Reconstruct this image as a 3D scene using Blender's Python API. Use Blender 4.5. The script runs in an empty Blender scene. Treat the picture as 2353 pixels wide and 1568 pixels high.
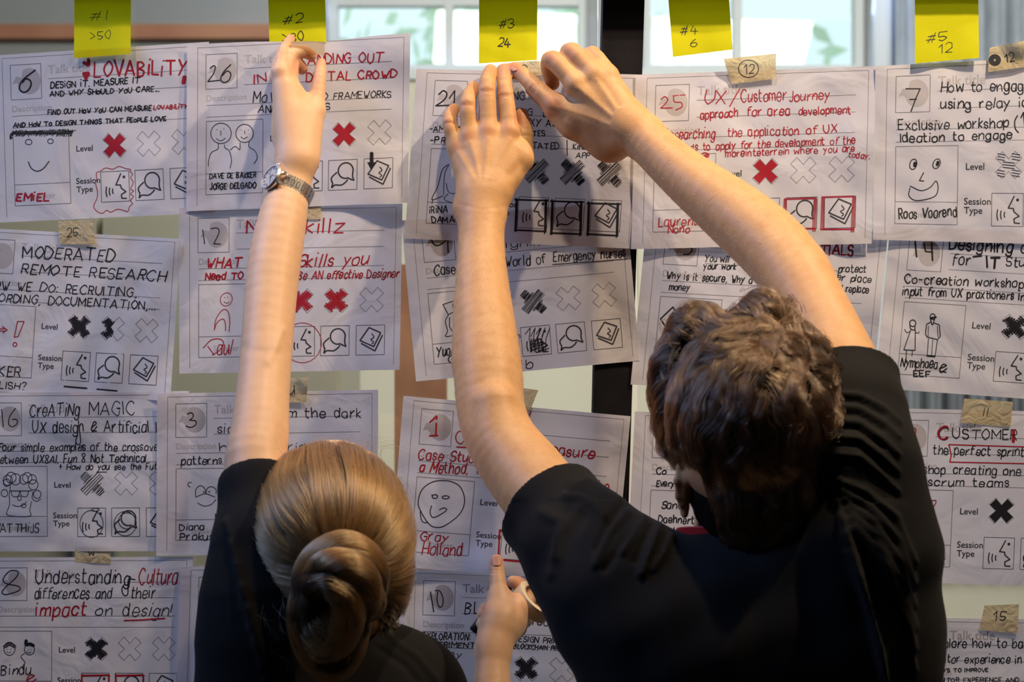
import bpy, math, random
import numpy as np
from mathutils import Vector, Matrix

# ------------------------------------------------------------------ camera, world, lights, exposure
SC = bpy.context.scene
COL = SC.collection
D = 2.0                    # camera to the glass wall (m)
S = 0.000571               # metres per photo pixel on the glass wall
ZC = 1.80                  # camera height
cam_data = bpy.data.cameras.new('camera')
cam = bpy.data.objects.new('camera', cam_data)
COL.objects.link(cam)
cam.location = (0, -D, ZC)
cam.rotation_euler = (math.pi / 2, 0, 0)
cam_data.sensor_width = 36.0
cam_data.lens = 36.0 * D / (2353 * S)
cam_data.clip_start = 0.05
cam_data.clip_end = 100
cam_data.dof.use_dof = True
cam_data.dof.focus_distance = 1.88
cam_data.dof.aperture_fstop = 5.6
SC.camera = cam
SC.view_settings.view_transform = 'Standard'
SC.view_settings.look = 'None'
SC.view_settings.gamma = 1.0
SC.view_settings.use_curve_mapping = False
SC.view_settings.exposure = 0.0

world = bpy.data.worlds.new('sky')
SC.world = world
world.use_nodes = True
bg = world.node_tree.nodes['Background']
bg.inputs[0].default_value = (0.80, 0.93, 1.0, 1)
bg.inputs[1].default_value = 1.45

def light(name, kind, loc, target, energy, color, **kw):
    ld = bpy.data.lights.new(name, kind)
    ld.energy = energy
    ld.color = color
    for k, v in kw.items():
        setattr(ld, k, v)
    o = bpy.data.objects.new(name, ld)
    COL.objects.link(o)
    o.location = loc
    d = Vector(target) - Vector(loc)
    o.rotation_euler = d.to_track_quat('-Z', 'Y').to_euler()
    return o

# warm halogen track spots over the people plus an added left fill, cool daylight from the window wall on the camera's left
WARM = (1.0, 0.76, 0.50)
light('spot_lamp_right', 'SPOT', (0.85, -0.50, 3.02), (0.25, -0.20, 1.95), 78, WARM, spot_size=1.2, spot_blend=0.7, shadow_soft_size=0.025)
light('spot_lamp_centre', 'SPOT', (0.05, -0.46, 3.10), (-0.08, -0.20, 1.95), 46, WARM, spot_size=1.1, spot_blend=0.7, shadow_soft_size=0.022)
light('spot_lamp_far', 'SPOT', (1.75, -0.85, 3.05), (0.95, 0.0, 2.0), 30, (1.0, 0.82, 0.68), spot_size=1.0, spot_blend=0.8, shadow_soft_size=0.03)
light('warm_fill_left', 'SPOT', (-0.80, -0.45, 3.05), (-0.60, -0.08, 2.15), 19, WARM, spot_size=0.8, spot_blend=0.8, shadow_soft_size=0.03)  # added warm fill to brighten the notes and sheets at upper left
light('daylight_left', 'AREA', (-1.9, -0.42, 3.3), (-0.55, 0.0, 2.4), 11, (0.32, 0.50, 1.0), spread=1.5, shape='RECTANGLE', size=1.2, size_y=1.0)
light('daylight_through_windows', 'AREA', (0.3, 3.85, 3.5), (0.1, 0.0, 2.1), 72, (0.50, 0.64, 1.0), shape='RECTANGLE', size=3.2, size_y=0.9)
light('back_wall_fill', 'AREA', (0.2, 1.9, 4.2), (0.0, 4.0, 2.6), 22, (1.0, 0.95, 0.85), shape='RECTANGLE', size=3.5, size_y=1.5)  # unseen fill added to lift the upper back wall

light('back_room_fill', 'AREA', (0.7, 0.45, 3.6), (1.1, 3.2, 1.3), 165, (1.0, 0.95, 0.84), shape='RECTANGLE', size=2.4, size_y=0.6)  # added fill aimed away from the sheets, brightens cabinet and lower wall

# ------------------------------------------------------------------ helpers
def P(px, py, d=0.0):
    t = (D - d) / D
    return Vector(((px - 1176.5) * S * t, -d, ZC + (784 - py) * S * t))

def to_px(v):
    t = (D + v[..., 1]) / D
    return 1176.5 + v[..., 0] / (S * t), 784 - (v[..., 2] - ZC) / (S * t)

def mat(name, color=(0.8, 0.8, 0.8), rough=0.6, metallic=0.0, **kw):
    m = bpy.data.materials.new(name)
    m.use_nodes = True
    b = m.node_tree.nodes['Principled BSDF']
    b.inputs['Base Color'].default_value = (*color, 1)
    b.inputs['Roughness'].default_value = rough
    b.inputs['Metallic'].default_value = metallic
    for k, v in kw.items():
        b.inputs[k].default_value = v
    return m

def nodes(m):
    return m.node_tree.nodes, m.node_tree.links, m.node_tree.nodes['Principled BSDF'], m.node_tree.nodes['Material Output']

def add_noise_color(m, c1, c2, scale, detail=4, lo=0.35, hi=0.65, bump=0.0, bscale=None, dist=0.002):
    n, l, b, o = nodes(m)
    tc = n.new('ShaderNodeNewGeometry')
    nz = n.new('ShaderNodeTexNoise'); nz.inputs['Scale'].default_value = scale; nz.inputs['Detail'].default_value = detail
    l.new(tc.outputs['Position'], nz.inputs['Vector'])
    cr = n.new('ShaderNodeValToRGB')
    cr.color_ramp.elements[0].position = lo; cr.color_ramp.elements[0].color = (*c1, 1)
    cr.color_ramp.elements[1].position = hi; cr.color_ramp.elements[1].color = (*c2, 1)
    l.new(nz.outputs['Fac'], cr.inputs['Fac'])
    l.new(cr.outputs['Color'], b.inputs['Base Color'])
    if bump > 0:
        n2 = n.new('ShaderNodeTexNoise'); n2.inputs['Scale'].default_value = bscale or scale * 4; n2.inputs['Detail'].default_value = 5
        l.new(tc.outputs['Position'], n2.inputs['Vector'])
        bp = n.new('ShaderNodeBump'); bp.inputs['Strength'].default_value = bump; bp.inputs['Distance'].default_value = dist
        l.new(n2.outputs['Fac'], bp.inputs['Height'])
        l.new(bp.outputs['Normal'], b.inputs['Normal'])
    return cr

def link(name, me, parent=None, **props):
    o = bpy.data.objects.new(name, me)
    COL.objects.link(o)
    if parent is not None:
        o.parent = parent
    for k, v in props.items():
        o[k] = v
    return o

def mesh(name, verts, faces, m, parent=None, smooth=False, **props):
    me = bpy.data.meshes.new(name)
    me.from_pydata([tuple(v) for v in verts], [], faces)
    me.materials.append(m)
    if smooth:
        me.polygons.foreach_set('use_smooth', [True] * len(me.polygons))
    me.update()
    return link(name, me, parent, **props)

def np_mesh(name, V, F, m, parent=None, smooth=True, **props):
    me = bpy.data.meshes.new(name)
    nf, k = F.shape
    me.vertices.add(len(V)); me.vertices.foreach_set('co', V.astype(np.float32).ravel())
    me.loops.add(nf * k); me.loops.foreach_set('vertex_index', F.astype(np.int32).ravel())
    me.polygons.add(nf)
    me.polygons.foreach_set('loop_start', (np.arange(nf) * k).astype(np.int32))
    me.polygons.foreach_set('loop_total', np.full(nf, k, np.int32))
    me.polygons.foreach_set('use_smooth', np.full(nf, smooth))
    me.materials.append(m)
    me.update(calc_edges=True)
    return link(name, me, parent, **props)

def empty(name, loc=(0, 0, 0), **props):
    o = bpy.data.objects.new(name, None)
    COL.objects.link(o)
    o.location = loc
    o.empty_display_size = 0.05
    for k, v in props.items():
        o[k] = v
    return o

class MB:
    """collects simple solids into one mesh"""
    def __init__(s): s.v, s.f = [], []
    def box(s, c, size, rot=None):
        c = Vector(c); n = len(s.v)
        for x in (-.5, .5):
            for y in (-.5, .5):
                for z in (-.5, .5):
                    p = Vector((x * size[0], y * size[1], z * size[2]))
                    if rot is not None: p = rot @ p
                    s.v.append(c + p)
        for q in ((0, 1, 3, 2), (4, 6, 7, 5), (0, 4, 5, 1), (2, 3, 7, 6), (0, 2, 6, 4), (1, 5, 7, 3)):
            s.f.append(tuple(n + i for i in q))
        return s
    def b2(s, lo, hi):
        return s.box([(a + b) / 2 for a, b in zip(lo, hi)], [b - a for a, b in zip(lo, hi)])
    def tube(s, pts, rads, seg=12, cap=True, up=(0, 0, 1)):
        pts = [Vector(p) for p in pts]
        if not hasattr(rads, '__len__'): rads = [rads] * len(pts)
        n0 = len(s.v)
        for i, p in enumerate(pts):
            a = pts[max(i - 1, 0)]; b = pts[min(i + 1, len(pts) - 1)]
            t = (b - a).normalized()
            u = t.cross(Vector(up))
            if u.length < 1e-4: u = t.cross(Vector((1, 0, 0)))
            u.normalize(); w = t.cross(u)
            for k in range(seg):
                an = 2 * math.pi * k / seg
                s.v.append(p + (u * math.cos(an) + w * math.sin(an)) * rads[i])
        for i in range(len(pts) - 1):
            for k in range(seg):
                a = n0 + i * seg + k; b = n0 + i * seg + (k + 1) % seg
                s.f.append((a, b, b + seg, a + seg))
        if cap:
            s.f.append(tuple(n0 + k for k in range(seg))[::-1])
            s.f.append(tuple(n0 + (len(pts) - 1) * seg + k for k in range(seg)))
        return s
    def build(s, name, m, parent=None, smooth=False, **props):
        return mesh(name, s.v, s.f, m, parent, smooth, **props)

# ------------------------------------------------------------------ signed distance modelling (smooth, continuous bodies)
class Pr:
    """tapered capsule a->b, optionally flattened along axis n by factor f"""
    def __init__(s, a, b, ra, rb=None, n=None, f=1.0):
        s.a = np.array(a, float); s.b = np.array(b, float)
        s.ra, s.rb = ra, ra if rb is None else rb
        s.n = None if n is None else np.array(Vector(n).normalized(), float)
        s.f = f
    def dist(s, p):
        q = p - s.a; ab = s.b - s.a
        if s.n is not None:
            q = q + (q @ s.n)[..., None] * s.n * (1 / s.f - 1)
            ab = ab + (ab @ s.n) * s.n * (1 / s.f - 1)
        L = max(ab @ ab, 1e-12)
        t = np.clip((q @ ab) / L, 0, 1)
        r = s.ra + (s.rb - s.ra) * t
        d = np.sqrt(((q - t[..., None] * ab) ** 2).sum(-1)) - r
        return d * (1.0 if s.n is None else (0.5 + 0.5 * s.f))

class Pl:
    def __init__(s, o, n): s.o = np.array(o, float); s.n = np.array(Vector(n).normalized(), float)
    def dist(s, p): return (p - s.o) @ s.n

def catmull(pts, n=4, closed=False):
    P_ = [np.array(p, float) for p in pts]
    if len(P_) < 3: return P_
    if closed or np.allclose(P_[0], P_[-1]):
        Q = [P_[-2]] + P_ + [P_[1]]
    else:
        Q = [2 * P_[0] - P_[1]] + P_ + [2 * P_[-1] - P_[-2]]
    out = []
    for i in range(1, len(Q) - 2):
        p0, p1, p2, p3 = Q[i - 1:i + 3]
        for k in range(n):
            t = k / n
            out.append(0.5 * (2 * p1 + (p2 - p0) * t + (2 * p0 - 5 * p1 + 4 * p2 - p3) * t * t + (3 * p1 - p0 - 3 * p2 + p3) * t ** 3))
    out.append(Q[-2])
    return out

def U(k, *ch): return ('u', k, list(ch))
def SUB(k, a, b): return ('s', k, a, b)
def INT(k, a, b): return ('i', k, a, b)
def chain(pts, k=0.0006, n=None, f=1.0, m=3):
    """pts: (px,py,d,r) list, splined so that the limb tapers smoothly"""
    out = []
    pts = [tuple(q) for q in catmull(pts, m)]
    for p, q in zip(pts[:-1], pts[1:]):
        out.append(Pr(P(*p[:3]), P(*q[:3]), p[3], q[3], n, f))
    return U(k, *out)

def smin(a, b, k):
    if k <= 0: return np.minimum(a, b)
    h = np.maximum(k - np.abs(a - b), 0) / k
    return np.minimum(a, b) - h * h * k * 0.25

def ev(node, pts, cen, rad):
    if isinstance(node, (Pr, Pl)):
        if cen is None: return node.dist(pts)
        dc = node.dist(cen)
        if isinstance(node, Pl): return node.dist(pts)
        f = 1.0 if node.n is None else node.f
        sel = dc < rad / f + 0.036
        out = np.full(pts.shape[:-1], 0.5)
        if sel.any(): out[sel] = node.dist(pts[sel])
        return out
    if node[0] == 'u':
        r = None
        for c in node[2]:
            e = ev(c, pts, cen, rad)
            r = e if r is None else smin(r, e, node[1])
        return r
    a = ev(node[2], pts, cen, rad); b = ev(node[3], pts, cen, rad)
    if node[0] == 's': return -smin(-a, b, node[1])
    return -smin(-a, -b, node[1])

def sdf_mesh(tree, lo, hi, h, B=8):
    lo = np.array(lo, float); hi = np.array(hi, float)
    nb = np.ceil((hi - lo) / (h * B)).astype(int)
    I = np.stack(np.meshgrid(*[np.arange(n) for n in nb], indexing='ij'), -1).reshape(-1, 3)
    cen = lo + (I + 0.5) * h * B
    rad = h * B * 0.87
    d = ev(tree, cen, None, rad)
    keep = np.abs(d) < rad * 1.25 + 0.011
    I = I[keep]; cen = cen[keep]
    g = np.arange(B + 1)
    G = np.stack(np.meshgrid(g, g, g, indexing='ij'), -1)
    N = nb * B + 2
    keyf = lambda a: (a[..., 0].astype(np.int64) * N[1] + a[..., 1]) * N[2] + a[..., 2]
    ck, cv, quads = [], [], []
    for s0 in range(0, len(I), 2500):
        Ic = I[s0:s0 + 2500]; cc = cen[s0:s0 + 2500]
        gi = Ic[:, None, None, None, :] * B + G[None]
        pts = lo + gi * h
        n = len(Ic)
        val = ev(tree, pts.reshape(n, -1, 3), cc, rad).reshape(n, B + 1, B + 1, B + 1)
        ins = val < 0
        c = ins[:, :-1, :-1, :-1]
        cnt = np.zeros(c.shape, int)
        for a in (0, 1):
            for b in (0, 1):
                for e in (0, 1):
                    cnt += ins[:, a:B + a, b:B + b, e:B + e]
        act = (cnt > 0) & (cnt < 8)
        w = np.argwhere(act)
        if len(w):
            acc = np.zeros((len(w), 3)); num = np.zeros(len(w))
            def cv8(a, b, e): return val[w[:, 0], w[:, 1] + a, w[:, 2] + b, w[:, 3] + e]
            for ax in range(3):
                for u in (0, 1):
                    for v in (0, 1):
                        o0 = [u, v]; o0.insert(ax, 0); o1 = [u, v]; o1.insert(ax, 1)
                        v0 = cv8(*o0); v1 = cv8(*o1)
                        x = (v0 < 0) != (v1 < 0)
                        t = np.where(x, v0 / np.where(x, v0 - v1, 1), 0)
                        pt = np.tile(np.array(o0, float), (len(w), 1)); pt[:, ax] += t
                        acc += pt * x[:, None]; num += x
            loc = acc / num[:, None]
            gidx = gi[w[:, 0], w[:, 1], w[:, 2], w[:, 3]]
            ck.append(keyf(gidx)); cv.append(lo + (gidx + loc) * h)
        for ax in range(3):
            sl1 = [slice(None)] + [slice(0, B)] * 3; sl1[ax + 1] = slice(1, B + 1)
            x = c != ins[tuple(sl1)]
            ww = np.argwhere(x)
            if len(ww):
                gq = gi[ww[:, 0], ww[:, 1], ww[:, 2], ww[:, 3]]
                u = (ax + 1) % 3; v = (ax + 2) % 3
                q = []
                for du, dv in ((0, 0), (-1, 0), (-1, -1), (0, -1)):
                    t = gq.copy(); t[:, u] += du; t[:, v] += dv
                    q.append(keyf(t))
                q = np.stack(q, 1)
                flip = ~c[ww[:, 0], ww[:, 1], ww[:, 2], ww[:, 3]]
                q[flip] = q[flip][:, ::-1]
                quads.append(q)
    K = np.concatenate(ck); V = np.concatenate(cv); Q = np.concatenate(quads)
    o = np.argsort(K); K = K[o]; V = V[o]
    idx = np.searchsorted(K, Q).clip(0, len(K) - 1)
    ok = (K[idx] == Q).all(1)
    return V, idx[ok]

def vnormals(V, F):
    n = np.cross(V[F[:, 2]] - V[F[:, 0]], V[F[:, 3]] - V[F[:, 1]])
    N = np.zeros_like(V)
    for k in range(4):
        for a in range(3):
            N[:, a] += np.bincount(F[:, k], n[:, a], len(V))
    return N / (np.linalg.norm(N, axis=1, keepdims=True) + 1e-12)

def seg_dist(x, y, pts):
    """pixel distance from (x,y) arrays to a polyline"""
    best = np.full(x.shape, 1e9)
    for (x0, y0), (x1, y1) in zip(pts[:-1], pts[1:]):
        dx, dy = x1 - x0, y1 - y0
        t = np.clip(((x - x0) * dx + (y - y0) * dy) / (dx * dx + dy * dy + 1e-9), 0, 1)
        best = np.minimum(best, np.hypot(x - x0 - t * dx, y - y0 - t * dy))
    return best

def hair(name, strands, m, parent, r0=0.00015, r1=0.00004, **props):
    """strands: list of (k,3) arrays"""
    hc = bpy.data.hair_curves.new(name)
    sizes = [len(s) for s in strands]
    hc.add_curves(sizes)
    pos = np.concatenate(strands).astype(np.float32)
    hc.attributes['position'].data.foreach_set('vector', pos.ravel())
    t = np.concatenate([np.linspace(0, 1, n) for n in sizes])
    rad = (r0 + (r1 - r0) * t ** 2).astype(np.float32)
    at = hc.attributes.get('radius') or hc.attributes.new('radius', 'FLOAT', 'POINT')
    at.data.foreach_set('value', rad)
    hc.materials.append(m)
    return link(name, hc, parent, **props)
rng = np.random.default_rng(7)
random.seed(7)

# ------------------------------------------------------------------ materials
M_wall_up = mat('wall_paint_grey', (0.30, 0.31, 0.33), 0.9)
add_noise_color(M_wall_up, (0.27, 0.285, 0.31), (0.33, 0.33, 0.34), 1.2)
M_wall_low = mat('wall_paint_cream', (0.62, 0.58, 0.47), 0.85)
add_noise_color(M_wall_low, (0.56, 0.52, 0.42), (0.66, 0.62, 0.52), 0.9)
M_room = mat('room_plaster', (0.14, 0.14, 0.15), 0.9)
add_noise_color(M_room, (0.12, 0.12, 0.13), (0.16, 0.155, 0.15), 2.0)
M_floor = mat('floor_boards', (0.25, 0.17, 0.10), 0.5)
add_noise_color(M_floor, (0.20, 0.13, 0.08), (0.30, 0.21, 0.13), 3.0)
M_rail = mat('terracotta_paint', (0.42, 0.19, 0.11), 0.6)
add_noise_color(M_rail, (0.38, 0.16, 0.10), (0.46, 0.22, 0.13), 4.0)
M_frame = mat('window_frame_paint', (0.55, 0.57, 0.60), 0.5)
M_post = mat('black_metal', (0.012, 0.012, 0.014), 0.85, **{'Specular IOR Level': .1})
add_noise_color(M_post, (0.010, 0.010, 0.012), (0.016, 0.015, 0.017), 30.0, bump=0.1, bscale=400, dist=0.0005)
M_glass = bpy.data.materials.new('clear_glass'); M_glass.use_nodes = True
n_, l_, b_, o_ = nodes(M_glass)
tr = n_.new('ShaderNodeBsdfTransparent'); tr.inputs[0].default_value = (0.93, 0.96, 0.95, 1)
gl = n_.new('ShaderNodeBsdfGlossy'); gl.inputs['Roughness'].default_value = 0.02
fr = n_.new('ShaderNodeFresnel'); fr.inputs['IOR'].default_value = 1.45
mx = n_.new('ShaderNodeMixShader')
l_.new(fr.outputs[0], mx.inputs[0]); l_.new(tr.outputs[0], mx.inputs[1]); l_.new(gl.outputs[0], mx.inputs[2]); l_.new(mx.outputs[0], o_.inputs[0])

def sheet_mat(name, c1, c2, transl, rough=0.7, bump=0.25, wscale=14, gloss=0.35, thin=0.0):
    m = mat(name, c1, rough)
    n, l, b, o = nodes(m)
    b.inputs['Specular IOR Level'].default_value = gloss
    g = n.new('ShaderNodeNewGeometry')
    nz = n.new('ShaderNodeTexNoise'); nz.inputs['Scale'].default_value = 6; nz.inputs['Detail'].default_value = 3
    l.new(g.outputs['Position'], nz.inputs['Vector'])
    mc = n.new('ShaderNodeMix'); mc.data_type = 'RGBA'
    mc.inputs[6].default_value = (*c1, 1); mc.inputs[7].default_value = (*c2, 1)
    l.new(nz.outputs['Fac'], mc.inputs[0])
    l.new(mc.outputs[2], b.inputs['Base Color'])
    # soft handling wrinkles + paper grain
    w = n.new('ShaderNodeTexNoise'); w.inputs['Scale'].default_value = wscale; w.inputs['Detail'].default_value = 3; w.inputs['Distortion'].default_value = 1.6
    l.new(g.outputs['Position'], w.inputs['Vector'])
    bp = n.new('ShaderNodeBump'); bp.inputs['Strength'].default_value = bump; bp.inputs['Distance'].default_value = 0.006
    l.new(w.outputs['Fac'], bp.inputs['Height'])
    gr = n.new('ShaderNodeTexNoise'); gr.inputs['Scale'].default_value = 900; gr.inputs['Detail'].default_value = 2
    l.new(g.outputs['Position'], gr.inputs['Vector'])
    b2 = n.new('ShaderNodeBump'); b2.inputs['Strength'].default_value = 0.06; b2.inputs['Distance'].default_value = 0.0006
    l.new(gr.outputs['Fac'], b2.inputs['Height']); l.new(bp.outputs['Normal'], b2.inputs['Normal'])
    l.new(b2.outputs['Normal'], b.inputs['Normal'])
    t = n.new('ShaderNodeBsdfTranslucent'); l.new(mc.outputs[2], t.inputs[0])
    mx = n.new('ShaderNodeMixShader'); mx.inputs[0].default_value = transl
    l.new(b.outputs[0], mx.inputs[1]); l.new(t.outputs[0], mx.inputs[2])
    last = mx
    if thin > 0:
        tp = n.new('ShaderNodeBsdfTransparent'); tp.inputs[0].default_value = (*[min(1, c * 1.2) for c in c1], 1)
        m2 = n.new('ShaderNodeMixShader'); m2.inputs[0].default_value = thin
        l.new(mx.outputs[0], m2.inputs[1]); l.new(tp.outputs[0], m2.inputs[2]); last = m2
    l.new(last.outputs[0], o.inputs[0])
    return m
M_paper = sheet_mat('white_paper', (0.74, 0.735, 0.82), (0.80, 0.79, 0.87), 0.22, bump=.5, wscale=9)
M_note = sheet_mat('yellow_note_paper', (0.90, 0.84, 0.0), (0.93, 0.88, 0.005), 0.42, bump=0.15)
M_tape = sheet_mat('masking_tape', (0.66, 0.56, 0.36), (0.72, 0.63, 0.43), 0.2, rough=0.5, bump=0.4, wscale=60, thin=0.15)
M_tape_thin = sheet_mat('thin_masking_tape', (0.74, 0.66, 0.48), (0.80, 0.72, 0.54), 0.3, rough=0.4, bump=0.3, wscale=60, thin=0.4)
M_black = mat('black_marker_ink', (0.012, 0.012, 0.02), 0.55)
M_red = mat('red_marker_ink', (0.42, 0.012, 0.035), 0.5)
M_pen = mat('black_pen_ink', (0.02, 0.02, 0.03), 0.6)
M_print = mat('black_toner', (0.035, 0.035, 0.045), 0.6)
M_grey = mat('grey_toner', (0.50, 0.49, 0.55), 0.7)
M_hair_line = mat('fine_print_line', (0.20, 0.20, 0.23), 0.7)

# ------------------------------------------------------------------ the room behind and around
def wall_with_holes(name, y0, y1, x0, x1, z0, z1, holes, m, **props):
    """one mesh of boxes round rectangular openings; holes share z range"""
    b = MB(); xs = sorted(holes)
    hz0 = min(h[2] for h in xs); hz1 = max(h[3] for h in xs)
    if hz0 > z0: b.b2((x0, y0, z0), (x1, y1, hz0))
    if hz1 < z1: b.b2((x0, y0, hz1), (x1, y1, z1))
    cur = x0
    for h in xs:
        b.b2((cur, y0, hz0), (h[0], y1, hz1)); cur = h[1]
    b.b2((cur, y0, hz0), (x1, y1, hz1))
    return b.build(name, m, kind='structure', **props)
YB = 4.0
def bx(px): return (px - 1176.5) * S * (D + YB) / D
def bz(py): return ZC + (784 - py) * S * (D + YB) / D
MB().b2((-4.5, -4.2, -0.1), (4.5, YB + 0.3, 0)).build('floor', M_floor, kind='structure')
MB().b2((-4.5, -4.2, 4.4), (4.5, YB + 0.3, 4.5)).build('ceiling', M_room, kind='structure')
MB().b2((-4.5, -4.2, 0), (-4.4, YB + 0.3, 4.4)).build('wall_left', M_room, kind='structure')
MB().b2((4.4, -4.2, 0), (4.5, YB + 0.3, 4.4)).build('wall_right', M_room, kind='structure')
MB().b2((-4.4, -4.2, 0), (4.4, -4.1, 4.4)).build('wall_front', M_room, kind='structure')
W1 = (bx(752), bx(1352), bz(168), 3.95)
W2 = (bx(1478), bx(1992), bz(160), 3.95)
W1 = (W1[0], W1[1], bz(164), 3.95); W2 = (W2[0], W2[1], bz(164), 3.95)
wall_with_holes('wall_back', YB, YB + 0.25, -4.4, 4.4, bz(172), 4.4, [W1, W2], M_wall_up)
MB().b2((-4.4, YB - 0.03, 0), (4.4, YB + 0.25, bz(172))).build('wall_back_lower', M_wall_low, kind='structure')
MB().b2((-4.4, YB - 0.06, bz(94)), (bx(738), YB, bz(62))).build('trim_1', M_rail, kind='structure')

def window(name, W, nx, nz, label):
    x0, x1, z0, z1 = W
    root = empty(name, ((x0 + x1) / 2, YB + 0.1, z0), kind='structure')
    inv = Vector((-(x0 + x1) / 2, -(YB + 0.1), -z0))
    def child(b, nm, m):
        b.v = [v + inv for v in b.v]; return b.build(nm, m, root)
    fr = 0.035
    child(MB().b2((x0, YB + .05, z0), (x1, YB + .12, z0 + fr)), 'sill_frame', M_frame)
    child(MB().b2((x0, YB + .05, z1 - fr), (x1, YB + .12, z1)), 'head_frame', M_frame)
    child(MB().b2((x0, YB + .05, z0 + fr), (x0 + fr, YB + .12, z1 - fr)), 'side_frame', M_frame)
    child(MB().b2((x1 - fr, YB + .05, z0 + fr), (x1, YB + .12, z1 - fr)), 'side_frame', M_frame)
    for x in nx:
        child(MB().b2((x - .018, YB + .055, z0 + fr), (x + .018, YB + .115, z1 - fr)), 'mullion', M_frame)
    for z in nz:
        child(MB().b2((x0 + fr, YB + .06, z - .016), (x1 - fr, YB + .11, z + .016)), 'transom', M_frame)
    ex = [x0 + fr] + sorted(nx) + [x1 - fr]; ez = [z0 + fr] + sorted(nz) + [z1 - fr]
    for i in range(len(ex) - 1):
        for k in range(len(ez) - 1):
            child(MB().b2((ex[i] + .01, YB + .08, ez[k] + .01), (ex[i + 1] - .01, YB + .086, ez[k + 1] - .01)), 'pane', M_glass)
    child(MB().b2((x0 - .02, YB - .06, z0 - .04), (x1 + .02, YB + .06, z0 - .001)), 'window_sill', M_frame)
window('window_1', W1, [bx(1030)], [bz(-4), bz(-4) + .42], '')
window('window_2', W2, [bx(1700)], [bz(-40), bz(-40) + .42], '')

# trees outside the windows
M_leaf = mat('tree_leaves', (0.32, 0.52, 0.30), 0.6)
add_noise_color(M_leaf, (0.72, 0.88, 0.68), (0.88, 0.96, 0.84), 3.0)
M_bark = mat('tree_bark', (0.20, 0.15, 0.10), 0.9)
def tree(x, y, h, r, seed, label):
    root = empty('tree', (x, y, 0), label=label, category='tree', group='trees outside the windows')
    MB().tube([(0, 0, 0), (0.05, 0, h * .4), (0, 0.05, h * .8)], [.16, .12, .05], 10).build('trunk', M_bark, root, True)
    g = np.random.default_rng(seed); n = 380
    c = g.normal(size=(14, 3)) * [r * .55, r * .4, r * .6] + [0, 0, h * .78]
    p = c[g.integers(0, 14, n)] + g.normal(size=(n, 3)) * r * .22
    a = g.normal(size=(n, 3)); a /= np.linalg.norm(a, axis=1, keepdims=True)
    b = np.cross(a, g.normal(size=(n, 3))); b /= np.linalg.norm(b, axis=1, keepdims=True)
    L = .13
    V = np.stack([p, p + a * L + b * L * .4, p + a * L * 2, p + a * L - b * L * .4], 1).reshape(-1, 3)
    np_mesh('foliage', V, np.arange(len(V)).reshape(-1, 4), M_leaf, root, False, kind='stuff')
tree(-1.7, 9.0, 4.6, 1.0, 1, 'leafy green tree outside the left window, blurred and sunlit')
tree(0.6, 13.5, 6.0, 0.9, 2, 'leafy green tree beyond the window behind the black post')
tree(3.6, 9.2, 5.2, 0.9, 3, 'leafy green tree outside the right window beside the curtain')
MB().b2((-30, YB + .3, -.12), (30, 40, -.02)).build('ground', mat('outside_ground', (0.35, 0.40, 0.28), 0.9), kind='structure')

# curtain right of window 2
M_curt = mat('grey_curtain_cloth', (0.30, 0.33, 0.38), 0.85)
add_noise_color(M_curt, (0.27, 0.29, 0.34), (0.36, 0.40, 0.46), 6)
v, f = [], []
nx = 90
for i in range(nx + 1):
    x = bx(2030) + (bx(2460) - bx(2030)) * i / nx
    y = YB - .22 + .035 * math.sin(i * .62) + .015 * math.sin(i * 1.9 + 1)
    v += [(x, y, 1.0), (x, y, 4.1)]
for i in range(nx): f.append((2 * i, 2 * i + 2, 2 * i + 3, 2 * i + 1))
o = mesh('curtain', v, f, M_curt, smooth=True, label='blue grey curtain hanging in folds beside the right window', category='curtain')
sm = o.modifiers.new('thickness', 'SOLIDIFY'); sm.thickness = .004
b = MB()
for i in range(14): b.b2((bx(2035) + i * .095, YB - .27, 4.1), (bx(2035) + i * .095 + .012, YB - .19, 4.13))
b.tube([(bx(2000), YB - .23, 4.13), (bx(2480), YB - .23, 4.13)], .014)
b.build('curtain_rod', M_post, o)
b = MB().b2((bx(1996), YB - .10, .0), (bx(2034), YB - .001, 4.38)).build('trim_2', M_frame, kind='structure')

# furniture seen blurred through the glass
def cab(px0, px1, py0, d, zlo, label, color):
    color = tuple(c * .72 for c in color); m = mat('cabinet_paint', color, .6)
    a = P(px0, py0, -d); c = P(px1, py0, -d)
    r = empty('storage_cabinet', ((a.x + c.x) / 2, d, zlo), label=label, category='cabinet')
    w = c.x - a.x; h = a.z - zlo
    MB().b2((-w / 2, 0.02, 0), (w / 2, .45, h)).build('body', m, r)
    mh = mat('cabinet_handle_metal', (.35, .36, .35), .4, 0.8)
    for k in (0, 1):
        dr = MB().b2((-w / 2 + .01 + k * w / 2, 0, .08), (k * w / 2 - .006, .02, h - .02)).build('door', m, r)
        MB().box(((-.035 if k == 0 else .035), -.02, h * .62), (.02, .03, .22)).build('handle', mh, dr)
cab(-330, 780, 470, 1.3, 0.0, 'tall beige cabinet behind the glass on the left', (.40, .36, .27))
M_wood = mat('orange_brown_wood', (.36, .15, .07), .5)
add_noise_color(M_wood, (.30, .12, .06), (.40, .18, .09), 12)
a = P(938, 560, -1.0); c = P(1004, 560, -1.0)
o = empty('folding_screen', ((a.x + c.x) / 2, 1.0, 0), label='narrow orange brown wooden upright standing behind the glass', category='screen')
MB().b2((-.034 - .02, -.02, .03), (.048, .02, 1.95)).build('panel', M_wood, o)
MB().b2((-.16, -.16, 0), (.16, .16, .03)).build('foot', M_wood, o)

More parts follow.
